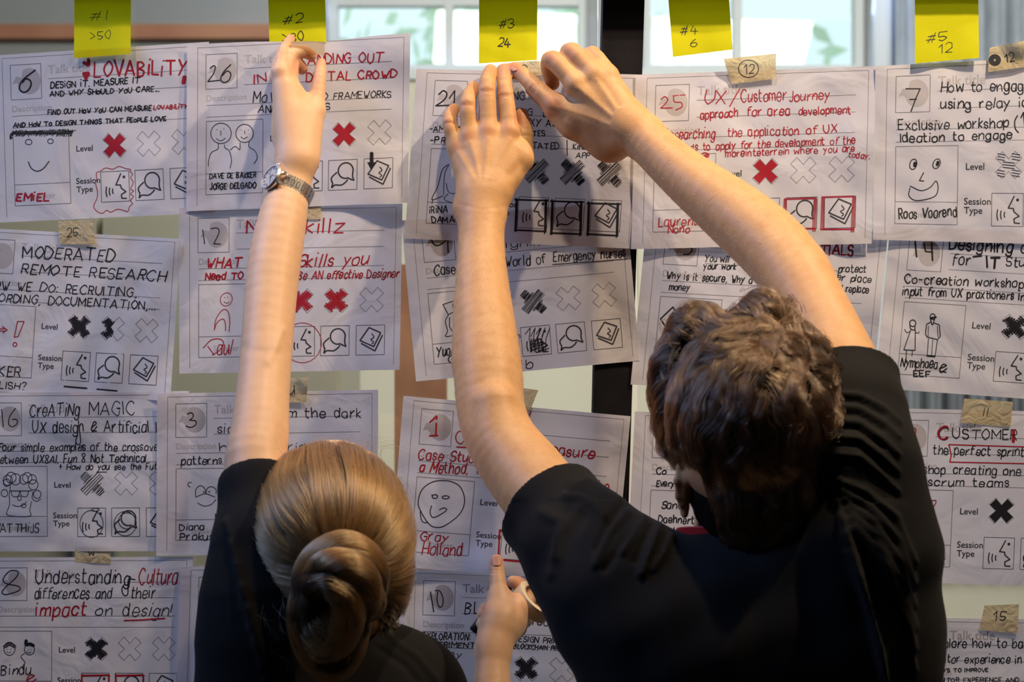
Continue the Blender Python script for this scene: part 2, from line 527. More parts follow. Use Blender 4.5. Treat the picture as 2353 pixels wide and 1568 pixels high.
# ------------------------------------------------------------------ the glass partition
GT = 0.008
def pane(name, x0, x1, z0, z1):
    MB().b2((x0, 0.0, z0), (x1, GT, z1)).build(name, M_glass, kind='structure')
xl = lambda y: 1385 + (1362 - 1385) * y / 950.0
xr = lambda y: 1480 + (1449 - 1480) * y / 950.0
pane('wall_glass_left', -2.2, P(1374, 0).x, .08, 3.1)
pane('wall_glass_right', P(1466, 0).x, 2.2, .08, 3.1)
v = []
for y in (-.012, .05):
    for (px, py) in ((xl(-1500), -1500), (xr(-1500), -1500), (xr(3800), 3800), (xl(3800), 3800)):
        q = P(px, py); v.append((q.x, y, q.z if py < 0 else 0.0))
# the post stands behind the papers: keep it flush with the pane front
v = [(x, (y if y > 0 else -0.0006), z) for x, y, z in v]
mesh('trim_3', v, [(0, 3, 2, 1), (4, 5, 6, 7), (0, 1, 5, 4), (1, 2, 6, 5), (2, 3, 7, 6), (3, 0, 4, 7)], M_post, kind='structure')
M_alu = mat('painted_steel', (0.32, 0.33, 0.34), 0.45, 0.3)
MB().b2((-2.2, -.034, 2.261), (2.2, .04, 2.32)).build('trim_4', M_alu, kind='structure')
MB().b2((-2.2, -.02, 0), (2.2, .04, .08)).build('trim_5', M_alu, kind='structure')
MB().b2((-2.26, -.02, 0), (-2.2, .04, 3.1)).build('trim_6', M_alu, kind='structure')
MB().b2((2.2, -.02, 0), (2.26, .04, 3.1)).build('trim_7', M_alu, kind='structure')

# ------------------------------------------------------------------ single-stroke handwriting
G = {}
def _g(s):
    for line in s.strip().split('\n'):
        k, w, *st = line.split()
        G[k] = (float(w), st)
_g('''
A 6 023862 1454
B 5 0208 ~0828473605 ~0525443202
C 5 ~5748280604224253
D 5 0208 ~082856543202
E 4 48080242 0535
F 4 480802 0535
G 5 ~5748280604224254 553555
H 5 0208 5258 0555
I 0.6 0208
J 3 ~3833221203
K 4 0208 480542
L 4 080242
M 6 0208346862
N 5 02085258
O 5 ~280604223254563828
P 4 0208 ~0838463505
Q 5 ~280604223254563828 3351
R 4 0208 ~0838463505 2542
S 4 ~473818070615354443321203
T 6 0868 3832
U 5 ~080422325458
V 6 083268
W 6 0822354268
X 5 0852 0258
Y 6 0835 683512
Z 5 08580252
0 4 ~280604223244463828
1 2 062822
2 4 ~0718384745 4502 0242
3 4 ~0718384625 ~254443321203
4 5 280454 3632
5 4 4808 ~080525443322 2203
6 4 ~381604123244351504
7 4 084822 1535
8 4 ~38180716344332120314364738
9 4 ~46351506071838474642
a 4 ~46160403123244 4642
b 4 0802 ~0426364543321203
c 4 ~45361604123243
d 4 4842 ~44361604123244
e 4 ~04444536160403123243
f 3 ~48381712 0636
g 4 ~44361604123244 ~4641301001
h 4 0802 ~0426364542
i 0.6 0602 0808
j 1 ~161100 1818
k 3 0802 360432
l 0.6 0802
m 6 0602 ~04163532 ~35566562
n 4 0602 ~0426364542
o 4 ~260503123243453626
p 4 0600 ~0426364543321203
q 4 ~44361604123244 4640
r 3 0602 ~042636
s 3 ~35261605142433221203
t 3 ~18132232 0636
u 4 ~0603122244 4642
v 4 062246
w 6 0612355266
x 4 0642 0246
y 4 0623 4600
z 4 06460242
. 0.5 0202
, 1 1201
: 0.5 0303 0606
! 0.6 0804 0202
? 4 ~071838473524 2222
' 0.5 0806
- 3 0535
+ 4 0545 2327
/ 4 0149
( 2 ~28060321
) 2 ~08262301
# 5 1237 3258 0454 1656
> 4 084503
@ 6 ~463616142444 ~4644536557381806031252
& 5 ~5203172838471504122255
''')
_font_cache = {}
def font_mesh(txt):
    """outline of a word in Blender's built-in sans, as (verts2d, faces), width 1-em units"""
    if txt in _font_cache: return _font_cache[txt]
    cu = bpy.data.curves.new('tmp_font', 'FONT'); cu.body = txt; cu.size = 1.0; cu.resolution_u = 3; cu.fill_mode = 'FRONT'
    cu.offset = 0.012
    ob = bpy.data.objects.new('tmp_font', cu); COL.objects.link(ob)
    bpy.context.view_layer.update()
    me = ob.evaluated_get(bpy.context.evaluated_depsgraph_get()).to_mesh()
    V = np.array([(v.co.x, v.co.y) for v in me.vertices]); F = [tuple(p.vertices) for p in me.polygons]
    V[:, 0] -= V[:, 0].min()
    bpy.data.objects.remove(ob); bpy.data.curves.remove(cu)
    _font_cache[txt] = (V, F)
    return V, F

class Sheet:
    """a flexible sheet on the wall: corner pixels + a height field; ink is laid on its surface"""
    def __init__(s, corners, base, seed, amp=0.7, curls=(), top=None, name='talk_sheet', material=None, n=(62, 46), wl=1.0, **props):
        s.c = [np.array(c, float) for c in corners]
        s.base = base; s.curls = curls; s.top = top
        g = np.random.default_rng(seed)
        s.waves = [(a, math.cos(t) / L, math.sin(t) / L, ph, am) for a, t, L, ph, am in
                   [(0, g.uniform(0, math.pi), g.uniform(70, 320) * wl, g.uniform(0, 6.28), g.uniform(.3, 1.0)) for _ in range(7)]]
        s.amp = amp * 0.00042
        NX, NY = n
        vv, ff = [], []
        for j in range(NY + 1):
            for i in range(NX + 1):
                vv.append(s.pt(*s.uv(i / NX, j / NY)))
        for j in range(NY):
            for i in range(NX):
                a = j * (NX + 1) + i
                ff.append((a, a + NX + 1, a + NX + 2, a + 1))
        s.root = mesh(name, vv, ff, material or M_paper, smooth=True, **props)
        s.layers = {}
    def uv(s, u, v):
        a = s.c[0] * (1 - u) + s.c[1] * u; b = s.c[3] * (1 - u) + s.c[2] * u
        p = a * (1 - v) + b * v
        if s.top:
            p = p + np.array([0, s.top(u) * (1 - v) ** 2])
        return p
    def h(s, px, py):
        z = 0
        for _, cx, cy, ph, am in s.waves:
            z += am * math.sin((px * cx + py * cy) * 6.283 + ph)
        z = z * s.amp + s.base
        for (cx, cy, r, a) in s.curls:
            q = math.hypot(px - cx, py - cy) / r
            if q < 1: z += a * (1 - q) ** 2 * (1 + 2 * q)
        return max(z, 0.0008)
    def pt(s, px, py, off=0.0):
        return P(px, py, s.h(px, py) + off)
    # --- ink
    def _buf(s, key): return s.layers.setdefault(key, ([], []))
    def stroke(s, pts, w, key, smooth=False, off=0.0002):
        """pts in photo px, w = full width px"""
        if smooth: pts = catmull(pts)
        pts = [np.array(p, float) for p in pts]
        # resample long segments so ink follows the sheet
        q = [pts[0]]
        for a, b in zip(pts[:-1], pts[1:]):
            n = max(1, int(np.hypot(*(b - a)) // 16))
            for k in range(1, n + 1): q.append(a + (b - a) * k / n)
        V, F = s._buf(key); r = w / 2
        off = off + {'p': 0, 'g': 0}.get(key[0], 0.0)
        segs = list(zip(q[:-1], q[1:])) or [(q[0], q[0] + [0.01, 0])]
        for a, b in segs:
            d = b - a; L = np.hypot(*d)
            if L < 1e-6: continue
            n = np.array([-d[1], d[0]]) / L * r; t = d / L * r * .7
            i0 = len(V)
            for p in (a + n, a + n * .5 - t, a - n * .5 - t, a - n, b - n, b - n * .5 + t, b + n * .5 + t, b + n):
                V.append(s.pt(p[0], p[1], off))
            F.append(tuple(range(i0, i0 + 8)))
    def fill(s, pts, key, off=0.0002):
        V, F = s._buf(key); i0 = len(V)
        q = []
        for a, b in zip(pts, list(pts[1:]) + [pts[0]]):
            a = np.array(a, float); b = np.array(b, float); n = max(1, int(np.hypot(*(b - a)) // 6))
            q += [a + (b - a) * k / n for k in range(n)]
        c = sum(q) / len(q); n = len(q); R_ = 5
        for r in range(1, R_ + 1):
            for p in q:
                w = c + (p - c) * r / R_; V.append(s.pt(w[0], w[1], off))
        V.append(s.pt(c[0], c[1], off)); ci = len(V) - 1
        for k in range(n):
            F.append((ci, i0 + k, i0 + (k + 1) % n))
            for r in range(R_ - 1):
                a = i0 + r * n; b = a + n; F.append((a + k, b + k, b + (k + 1) % n, a + (k + 1) % n))
    def text(s, txt, R, x0, y0, x1, y1, H, key='K', w=None, slant=0.1, wob=0.05, conn=False):
        s.nt = getattr(s, 'nt', 0) + 1; key = f'{key}#{s.nt}'
        ox, oy, k = R
        x0, x1 = ox + x0 / k, ox + x1 / k; y0, y1 = oy + y0 / k, oy + y1 / k; H = H / k
        w = (w / k) if w else H * .13
        adv = []; tot = 0
        for ch in txt:
            if ch == ' ': g = 3.2
            else: g = G.get(ch, G['o'])[0]
            adv.append(tot); tot += g + 1.9
        tot -= 1.9
        L = math.hypot(x1 - x0, y1 - y0)
        ex = np.array([(x1 - x0), (y1 - y0)]) / max(L, 1e-6); ey = np.array([ex[1], -ex[0]])
        sx = L / max(tot, .6); sy = H / 6
        o = np.array([x0, y0])
        for ch, a in zip(txt, adv):
            if ch == ' ' or ch not in G: continue
            jx, jy, js, jr = random.gauss(0, .25), random.gauss(0, .22), 1 + random.gauss(0, wob), random.gauss(0, .05)
            for st in G[ch][1]:
                sm = st[0] == '~'; st = st.lstrip('~')
                pts = []
                for i in range(0, len(st) - 1, 2):
                    x, y = float(st[i]), float(st[i + 1]) - 2
                    x += random.gauss(0, .10); y += random.gauss(0, .10)
                    X = (a + jx + x) * sx + slant * y * sy + jr * y * sy
                    Y = (y * js + jy) * sy
                    pts.append(o + ex * X + ey * Y)
                if len(pts) == 2 and np.hypot(*(pts[0] - pts[1])) < w * .6:
                    pts[1] = pts[0] + [w * .5, 0]
                s.stroke(pts, w * random.uniform(.85, 1.15), key, smooth=sm)
    def line(s, R, pts, w, key='K', smooth=False):
        ox, oy, k = R
        s.stroke([(ox + x / k, oy + y / k) for x, y in pts], w / k, key, smooth)
    def ell(s, R, cx, cy, rx, ry, w, key='K', a0=0, a1=360, rot=0, n=22):
        ox, oy, k = R; pts = []
        for i in range(n + 1):
            a = math.radians(a0 + (a1 - a0) * i / n)
            x, y = rx * math.cos(a), ry * math.sin(a)
            c, sn = math.cos(math.radians(rot)), math.sin(math.radians(rot))
            pts.append((ox + (cx + x * c - y * sn) / k, oy + (cy + x * sn + y * c) / k))
        s.stroke(pts, w / k, key)
    # --- printed form
    def tline(s, uvs, w, key='l'):
        s.stroke([s.uv(*q) for q in uvs], w, key, off=0.00012)
    def ttext(s, txt, u, v, hgt, key, width=None):
        s.nt = getattr(s, 'nt', 0) + 1; key = f'{key}#{s.nt}'
        V2, F2 = font_mesh(txt); V, F = s._buf(key); i0 = len(V)
        W = np.hypot(*(s.c[1] - s.c[0])); Hh = np.hypot(*(s.c[3] - s.c[0]))
        for x, y in V2:
            p = s.uv(u + x * hgt / W, v - y * hgt / Hh)
            V.append(s.pt(p[0], p[1], 0.00012 if key[0] == 't' else 0.00008))
        for f in F2: F.append(tuple(i0 + i for i in f))
    def cross(s, u, v, kind, seed=0):
        tg = f'#{int(u * 10)}'
        hu, hv = .0535, .074
        W = np.hypot(*(s.c[1] - s.c[0])); a = 1.0; t = .50
        pts = [(0, -t * .9), (t, -1), (1, -t), (t * .9, 0), (1, t), (t, 1), (0, t * .9), (-t, 1), (-1, t), (-t * .9, 0), (-1, -t), (-t, -1)]
        pts = [(x, y) for x, y in pts]
        uvs = [(u + x * hu, v + y * hv) for x, y in pts]
        s.tline(uvs + [uvs[0]], 1.1, 'x' + tg)
        g = random.Random(seed + int(u * 100))
        c0 = s.uv(u, v); ax = s.uv(u + hu, v) - c0; ay = s.uv(u, v + hv) - c0
        Q = lambda x, y: c0 + ax * x + ay * y
        if kind in ('r', 'k'):
            key = 'X' + kind + tg
            k = .93
            s.fill([Q(x * k, y * k) for x, y in pts][::-1], key, .00018)
            if kind == 'k':
                pass
        elif kind in ('sr', 'sk', 'hk', 'half'):
            key = ('Xr' if kind == 'sr' else 'Xk') + tg
            A = .86
            for arm in (0, 1):
                m = 22 if kind != 'hk' else 9
                zz = []
                for i in range(m):
                    q = -A + 2 * A * i / (m - 1)
                    if kind == 'half' and (q > .35 if arm == 0 else q > 1): continue
                    wd = .26 * (1 if i % 2 else -1) * g.uniform(.6, 1.15)
                    if arm == 0: x, y = q * .78 + wd, q * .78 - wd
                    else: x, y = q * .78 + wd, -q * .78 + wd
                    if kind == 'half' and x > .15: continue
                    if kind == 'sr' and arm == 0 and q > .5: wd *= .5
                    zz.append(Q(x, y))
                if kind == 'hk':
                    for i in range(-5, 6, 1 + (seed == 2)):
                        if arm == 0:
                            off = i * .075
                            s.stroke([Q(-.74 + off + g.uniform(-.05, .05), .74 + off * .9), Q(.70 + off * .8, -.74 + off + g.uniform(-.05, .05))] if abs(i) < 4 else [Q(-.4 + off, .4 + off), Q(.4 + off, -.4 + off)], 1.6 * g.uniform(.7, 1.3), key)
                        else:
                            for sg in (-1, 1):
                                c = sg * .56 + i * .052
                                s.stroke([Q(c - .24 + .1 * g.random(), c + .22), Q(c + .22, c - .24 + .1 * g.random())], 1.8 * g.uniform(.7, 1.3), key)
                elif len(zz) > 1:
                    s.stroke(zz, 3.4 * g.uniform(.9, 1.2), key)
            if kind == 'sk':
                s.stroke([Q(-.5, -.6), Q(.1, -.1), Q(.55, .6)], 6, key); s.stroke([Q(.5, -.55), Q(0, 0), Q(-.5, .6)], 6, key)
        elif kind == 'ln':
            for i in range(9):
                y = -.8 + i * .2
                if abs(y) < .3: segs = [(-.45, .45)]
                else: segs = [(-.85, -.3), (.25, .85)]
                for x0, x1 in segs:
                    s.stroke([Q(x0, y - .04), Q(x1, y + .06)], 1.8, 'Xk' + tg)
    def icon(s, u, v, which):
        ky = f'i#{which}'
        a, b = .0645, .0895
        bx_ = [(u - a, v - b), (u + a, v - b), (u + a, v + b), (u - a, v + b), (u - a, v - b)]
        s.tline(bx_, 1.2, ky)
        w = 3.2
        def L(pts, sm=False, ww=w):
            p = [s.uv(u + x * a, v + y * b) for x, y in pts]
            s.stroke(p, ww, ky, sm, off=.00014)
        if which == 0:
            L([(.42, -.82), (.05, -.10), (.38, -.08), (.42, .12), (.75, .38), (.42, .55), (.45, .80), (.78, .82)], False, 3.0)
            L([(.62, -.60), (.66, -.60)], False, 7)
            L([(-.62, .0), (-.66, .35), (-.60, .66)], True, 2.8); L([(-.40, .08), (-.43, .35), (-.38, .56)], True, 2.8); L([(-.18, .15), (-.20, .35), (-.16, .46)], True, 2.8)
        elif which == 1:
            L([(.20 + .52 * math.cos(t), -.28 + .52 * math.sin(t)) for t in [math.radians(q) for q in range(70, 400, 22)]] + [(.68, .12)], True)
            L([(.68, .12), (.78, .40), (.40, .24)])
            L([(-.42, -.18), (-.78, .15), (-.76, .42), (-.70, .55), (-.76, .82), (-.55, .66), (-.10, .68), (.20, .50), (.34, .34)], True)
        else:
            L([(-.10, -.84), (.72, -.48), (.25, .45), (-.72, .02), (-.10, -.84)])
            L([(.84, -.30), (.34, .74), (-.62, .22)])
            L([(.10, -.42), (.26, -.18), (.04, -.04), (.24, .14), (.12, .26)], True, 2.4)
    def form(s, crosses=('', '', ''), lines=True, speaker=True, seed=0):
        s.tline([(.048, .97), (.048, .022), (.972, .022), (.972, .97)], .9)
        s.tline([(.085, .065), (.225, .065), (.225, .272), (.085, .272), (.085, .065)], 1.4)
        # grey round emblem behind the number
        c = s.uv(.165, .165); r = abs(s.uv(.165, .24)[1] - c[1])
        disc = [(c[0] + .9 * r * math.cos(t) + 3, c[1] + 1.05 * r * math.sin(t)) for t in np.linspace(-2.2, 2.6, 18)]
        s.fill(disc, 'g', .00008)
        s.fill([(c[0] - 1.25 * r, c[1] + .25 * r), (c[0] - .95 * r, c[1] - .35 * r), (c[0] - .5 * r, c[1] - .25 * r), (c[0] - .2 * r, c[1] + .1 * r), (c[0] - .6 * r, c[1] + .5 * r), (c[0] - .9 * r, c[1] + .15 * r)], 'g', .00008)
        W = np.hypot(*(s.c[1] - s.c[0])) / 515.0
        for y in (.158, .255): s.tline([(.258, y), (.92, y)], 1.1)
        for y in (.37, .44): s.tline([(.088, y), (.92, y)], 1.1)
        s.ttext('Talk title', .258, .128, 28 * W, 'g')
        s.ttext('Description', .088, .345, 20 * W, 'g')
        s.tline([(.088, .465), (.343, .465), (.343, .905), (.088, .905), (.088, .465)], 1.4)
        s.tline([(.088, .78), (.343, .78)], 1.3)
        s.ttext('Speaker', .155, .868, 19 * W, 'g')
        s.ttext('Level', .376, .60, 19.5 * W, 't')
        s.ttext('Session', .370, .792, 19.5 * W, 't'); s.ttext('Type', .370, .842, 19.5 * W, 't')
        for i, u in enumerate((.551, .708, .868)):
            s.cross(u, .575, crosses[i], seed)
            s.icon(u - .003, .818, i)
        return s
    def done(s):
        NM = {'K': ('handwriting', M_black, None), 'R': ('handwriting', M_red, 'red marker handwriting'), 'N': ('number', M_black, None), 'Nr': ('number', M_red, 'red handwritten number'),
              'D': ('drawing', M_black, None), 'Dr': ('drawing', M_red, 'red pen drawing'), 'P': ('handwriting', M_pen, None),
              'l': ('ruled_lines', M_hair_line, None), 'g': ('printed_caption', M_grey, 'faint grey print'), 't': ('printed_caption', M_print, None),
              'x': ('level_outline', M_hair_line, None), 'Xr': ('level_mark', M_red, 'level mark coloured in with red marker'), 'Xk': ('level_mark', M_black, 'level mark coloured in with black marker'),
              'i': ('session_icon', M_print, None)}
        for k, (V, F) in s.layers.items():
            nm, m, lab = NM[k.split('#')[0]]
            o = mesh(nm, V, F, m, s.root)
            if lab: o['label'] = lab
        # ink faces towards the viewer
        return s
# ------------------------------------------------------------------ the sheets, their print and their writing
R1 = (0, 0, 5.348); R2 = (0, 270, 5.348); R3 = (420, 60, 3.733); R4 = (0, 490, 3.733); R5 = (400, 460, 3.734); R6 = (0, 890, 3.92)
R7 = (0, 1250, 4.357); R8 = (370, 870, 3.734); Q1 = (940, 140, 3.734); Q2 = (940, 530, 3.734); Q3 = (900, 880, 3.646); Q4 = (900, 1280, 4.706)
Q5 = (1450, 110, 3.408); Q6 = (1440, 540, 3.857); Q7 = (2000, 80, 3.266); Q8 = (2000, 540, 3.408)
T1 = (2040, 900, 3.562); T2 = (2040, 1300, 5.85); T3 = (1340, 820, 3.41); PX = (0, 0, 1.0)
GP = 'talk sheets taped to the glass wall'
def sheet(label, corners, base, seed, **kw):
    return Sheet(corners, base, seed, label=label, category='paper', group=GP, **kw)
# sheet 12
s = sheet('white talk sheet numbered 12, red scrawled title, behind the woman\'s forearm', [(411, 478), (925, 468), (918, 850), (412, 859)], .0030, 12, amp=1.2, curls=((912, 845, 120, .004), (411, 480, 90, .003))).form(('sr', 'sr', ''), seed=3)
s.line(R5, [(245, 255), (262, 375)], 8, 'N'); s.line(R5, [(315, 245), (370, 240), (385, 280), (340, 375)], 8, 'N', True); s.line(R5, [(340, 375), (400, 378)], 8, 'N')
s.text('No', R5, 625, 285, 800, 275, 105, 'R', 15); s.text('Skillz', R5, 1020, 288, 1455, 275, 112, 'R', 14, .2)
s.text('WHAT So', R5, 275, 585, 740, 575, 80, 'R', 13, .25); s.text('Skills you', R5, 1062, 577, 1665, 550, 100, 'R', 12, .3)
s.text('Need TO Ha', R5, 268, 685, 720, 670, 58, 'R', 13, .15); s.text('Be AN effective Designer', R5, 1062, 684, 1925, 660, 68, 'R', 10, .25)
s.ell(R5, 448, 852, 50, 58, 6, 'Dr', rot=25); s.ell(R5, 452, 862, 24, 22, 5, 'Dr', 20, 160); s.line(R5, [(432, 835), (434, 838)], 7, 'Dr'); s.line(R5, [(458, 832), (460, 836)], 7, 'Dr')
s.line(R5, [(345, 1118), (360, 1020), (420, 940), (465, 960), (478, 1040), (472, 1130)], 7, 'Dr', True); s.line(R5, [(345, 1115), (370, 1050), (420, 1020), (440, 1060), (442, 1122)], 7, 'Dr', True)
s.line(R5, [(250, 1270), (320, 1200), (400, 1195), (425, 1235), (390, 1290), (330, 1328)], 8, 'R', True); s.line(R5, [(290, 1255), (345, 1330)], 8, 'R'); s.text('aul', R5, 365, 1328, 490, 1325, 125, 'R', 9, .1)
s.ell(R5, 1100, 1225, 165, 172, 6, 'Dr')
s.done()
# sheet 6
s = sheet('white talk sheet numbered 6, red block-letter title with hearts, square smiling face', [(-20, 128), (480, 96), (494, 489), (-8, 512)], .0030, 6, amp=.8, curls=((240, 130, 160, .002),)).form(('r', '', ''))
s.line(R1, [(432, 862), (300, 965), (245, 1040), (242, 1100), (290, 1135), (345, 1110), (382, 1040), (365, 985), (315, 970), (275, 1010)], 20, 'N', True)
s.text('LOVABiLiTY', R1, 1160, 945, 2290, 918, 185, 'R', 23, .1)
s.text('DESiGN iT. MEASURE IT', R1, 622, 1085, 1715, 1022, 74, 'K', 14, .1); s.text('AND WHY SHoULD YoU CARE...', R1, 615, 1182, 1950, 1122, 62, 'K', 14, .1)
s.text('FiND OUT HoW YoU CAN MEASURE', R1, 590, 1410, 1855, 1355, 60, 'K', 14); s.text('LOVABiLiTY', R1, 1890, 1347, 2310, 1332, 52, 'R', 13)
s.text('AND HoW To DESiGN THiNGS THAT PEoPLE LOVE', R2, 160, 125, 2040, 40, 55, 'K', 14)
for q in ([(1030, 768), (1085, 802)], [(1086, 728), (1092, 795)], [(1028, 900), (1055, 960)], [(1030, 905), (1088, 900)], [(1090, 905), (1052, 965)]): s.line(R1, q, 42, 'Dr')
s.line(R1, [(2268, 945), (2255, 1020)], 52, 'Dr')
s.ell(R2, 352, 302, 40, 33, 9, 'D'); s.ell(R2, 620, 292, 34, 29, 9, 'D'); s.line(R2, [(348, 545), (385, 625), (455, 660), (530, 630), (602, 540)], 12, 'D', True)
g = random.Random(4)
for i in range(62):
    x = 130 + i * 12.2; h = 70 if x < 560 else 80
    s.line(R2, [(x, 215 + g.uniform(-12, 22)), (x + 22, 215 - h * .5), (x + g.uniform(25, 60), 215 - h * g.uniform(.6, .9))], 8, 'D', True)
s.line(R2, [(140, 200), (850, 195)], 16, 'D'); s.line(R2, [(130, 200), (125, 265), (150, 250), (120, 235), (155, 215)], 14, 'D'); s.line(R2, [(845, 165), (875, 185), (850, 200), (870, 215), (855, 228)], 10, 'D')
s.text('EMiEL', R2, 205, 1022, 600, 1022, 92, 'R', 21, .12)
s.line(R2, [(1190, 760), (1185, 685), (1240, 655), (1300, 620), (1385, 635), (1460, 602), (1540, 625), (1605, 640), (1600, 665), (1630, 695), (1605, 740), (1637, 800), (1605, 880), (1642, 900), (1605, 940), (1642, 972), (1605, 1020), (1630, 1060), (1592, 1092), (1572, 1155), (1510, 1140), (1440, 1128), (1360, 1165), (1310, 1140), (1260, 1177), (1200, 1160), (1155, 1110), (1160, 1060), (1190, 1000), (1200, 930), (1185, 850), (1170, 800), (1190, 760)], 9, 'Dr', True)
s.done()
# sheet 26
top26 = lambda u: -8 + (0 if u < .45 else -0) + 6 * math.exp(-((u - .62) / .22) ** 2) + 8 * (1 - u)
s = sheet('white talk sheet numbered 26, red title, held up by the woman at its top edge', [(430, 103), (943, 80), (937, 466), (428, 486)], .0075, 26, amp=1.0, curls=((935, 75, 170, .010), (700, 100, 90, .002), (930, 460, 150, .008)), top=lambda u: 9 * math.exp(-((u - .6) / .2) ** 2) - 4 * u).form(('', 'r', ''))
s.line(R3, [(233, 362), (262, 340), (280, 352), (262, 410), (215, 475)], 9, 'N', True); s.line(R3, [(215, 475), (318, 465)], 9, 'N')
s.line(R3, [(412, 330), (355, 388), (325, 450), (350, 483), (395, 465), (412, 410), (380, 385), (340, 425)], 10, 'N', True)
s.text('ANDING OUT', R3, 1075, 324, 1710, 310, 82, 'R', 12, .1); s.text('IN', R3, 612, 500, 715, 476, 72, 'R', 12, .25); s.text('DIGITAL', R3, 1058, 474, 1440, 458, 72, 'R', 12); s.text('CROWD', R3, 1500, 450, 1830, 440, 66, 'R', 12)
s.text('MoViNG', R3, 600, 655, 960, 640, 92, 'K', 8, .2); s.text('D FRAMEWORKS', R3, 1200, 628, 1785, 612, 56, 'K', 7.5, .15); s.text('AND', R3, 645, 745, 800, 740, 60, 'K', 8, .2); s.text('S', R3, 1228, 720, 1264, 718, 52, 'K', 8)
s.text('DAVE DE BAKKER', R3, 228, 1310, 625, 1298, 44, 'K', 9); s.text('JORGE DELGADO', R3, 235, 1402, 625, 1390, 50, 'K', 9)
s.ell(R3, 328, 920, 88, 88, 6, 'D'); s.line(R3, [(326, 898), (326, 940)], 5, 'D'); s.line(R3, [(287, 965), (325, 985), (366, 962)], 5, 'D', True); s.line(R3, [(290, 886), (292, 889)], 6, 'D'); s.line(R3, [(352, 880), (354, 883)], 6, 'D')
s.line(R3, [(305, 1010), (300, 1055), (245, 1085), (222, 1150), (218, 1205)], 6, 'D', True); s.line(R3, [(358, 1018), (362, 1045), (398, 1070), (418, 1150), (405, 1220)], 6, 'D', True)
s.ell(R3, 530, 920, 75, 78, 6, 'D'); s.line(R3, [(532, 895), (532, 925)], 5, 'D'); s.line(R3, [(498, 950), (525, 966), (554, 950)], 5, 'D', True); s.line(R3, [(502, 888), (504, 890)], 6, 'D'); s.line(R3, [(562, 888), (564, 890)], 6, 'D')
s.line(R3, [(492, 1000), (488, 1060), (450, 1032), (408, 1062)], 6, 'D', True); s.line(R3, [(570, 985), (568, 1035), (618, 1070), (638, 1130), (610, 1182)], 6, 'D', True)
s.line(R3, [(1620, 1090), (1620, 1185)], 32, 'D'); s.fill([(420 + x / 3.733, 60 + y / 3.733) for x, y in ((1582, 1168), (1618, 1238), (1656, 1168))], 'D')
s.done()
# moderated
s = sheet('white talk sheet titled moderated remote research, tilted, with red exclamation mark', [(-74, 522), (416, 549), (391, 922), (-99, 895)], .0032, 25, amp=1.1, curls=((416, 549, 110, .004), (390, 915, 120, .003))).form(('sk', 'half', ''), seed=5)
s.text('MODERATED', R4, 190, 385, 975, 415, 98, 'K', 10, .12); s.text('REMOTE RESEARCH', R4, 185, 515, 1410, 585, 86, 'K', 10, .2)
s.text('HOW WE DO: RECRUITING,', R4, -130, 650, 1170, 722, 76, 'K', 9); s.text('RECORDING, DOCUMENTATION,...', R4, -190, 752, 1330, 832, 72, 'K', 9)
s.line(R4, [(150, 930), (207, 930), (155, 1060), (122, 1064), (150, 930)], 8, 'Dr'); s.ell(R4, 128, 1127, 16, 17, 8, 'Dr')
s.line(R4, [(-10, 992), (45, 993)], 8, 'Dr'); s.line(R4, [(-10, 1010), (45, 1012)], 8, 'Dr'); s.line(R4, [(20, 972), (62, 1002), (25, 1028)], 8, 'Dr')
s.text('BAKKER', R4, -250, 1385, 170, 1400, 80, 'K', 9); s.text('ENGLISH?', R4, -180, 1490, 215, 1515, 60, 'K', 8)
s.line(R4, [(550, 1487), (745, 1503)], 13, 'K'); s.line(R4, [(832, 1511), (1005, 1526)], 13, 'K')
s.line(R4, [(-40, 330), (0, 320)], 9, 'N')
s.done()
# sheet 16
s = sheet('white talk sheet numbered 16, black title, drawing of a curly-haired face with glasses', [(-63, 903), (434, 899), (436, 1267), (-62, 1268)], .0045, 16, amp=1.0, curls=((120, 900, 200, .003),)).form(('hk', '', ''), seed=2)
s.line(R6, [(15, 200), (30, 355)], 8, 'N'); s.line(R6, [(140, 190), (90, 260), (78, 330), (110, 357), (152, 330), (150, 292), (110, 290)], 8, 'N', True)
s.text('CreATiNg', R6, 270, 265, 710, 250, 108, 'K', 9, .12); s.text('MAGIC', R6, 800, 250, 1215, 245, 112, 'K', 9, .02)
s.text('UX design & Artificial In', R6, 295, 405, 1470, 405, 100, 'K', 9.5, .03); s.line(R6, [(705, 300), (722, 440), (725, 500), (700, 520), (682, 480), (700, 435)], 9, 'K', True)
s.text('Four simple examples of the crossover', R6, -20, 575, 1455, 572, 68, 'K', 9); s.text('between UX8AI. Fun 8 Not Technical', R6, -40, 690, 1315, 672, 70, 'K', 9); s.text('+ How do you see the Future', R6, 530, 745, 1520, 740, 54, 'K', 8)
s.line(R6, [(870, 765), (962, 765)], 7, 'K')
for cx, cy, r in ((70, 840, 42), (100, 815, 45), (140, 830, 46), (60, 860, 30), (215, 830, 40), (245, 815, 42), (290, 830, 38), (300, 880, 42), (335, 965, 34), (40, 955, 30)): s.ell(R6, cx, cy, r, r * 1.1, 6, 'D')
s.line(R6, [(92, 890), (90, 930), (82, 960), (85, 1060), (60, 1145), (150, 1165), (275, 1160), (268, 1110), (285, 1030)], 6, 'D', True)
s.line(R6, [(85, 935), (285, 935)], 7, 'D'); s.line(R6, [(100, 935), (110, 980), (160, 985), (180, 935)], 6, 'D', True); s.line(R6, [(180, 935), (195, 980), (240, 985), (258, 935)], 6, 'D', True)
s.ell(R6, 175, 1000, 17, 20, 6, 'D'); s.line(R6, [(112, 1060), (160, 1075), (215, 1060), (238, 1030)], 6, 'D', True); s.ell(R6, 213, 1068, 22, 18, 6, 'D'); s.line(R6, [(300, 940), (290, 1000), (330, 1028), (368, 1005)], 6, 'D', True)
s.text('MATTHiJS', R6, -65, 1312, 345, 1305, 82, 'K', 8)
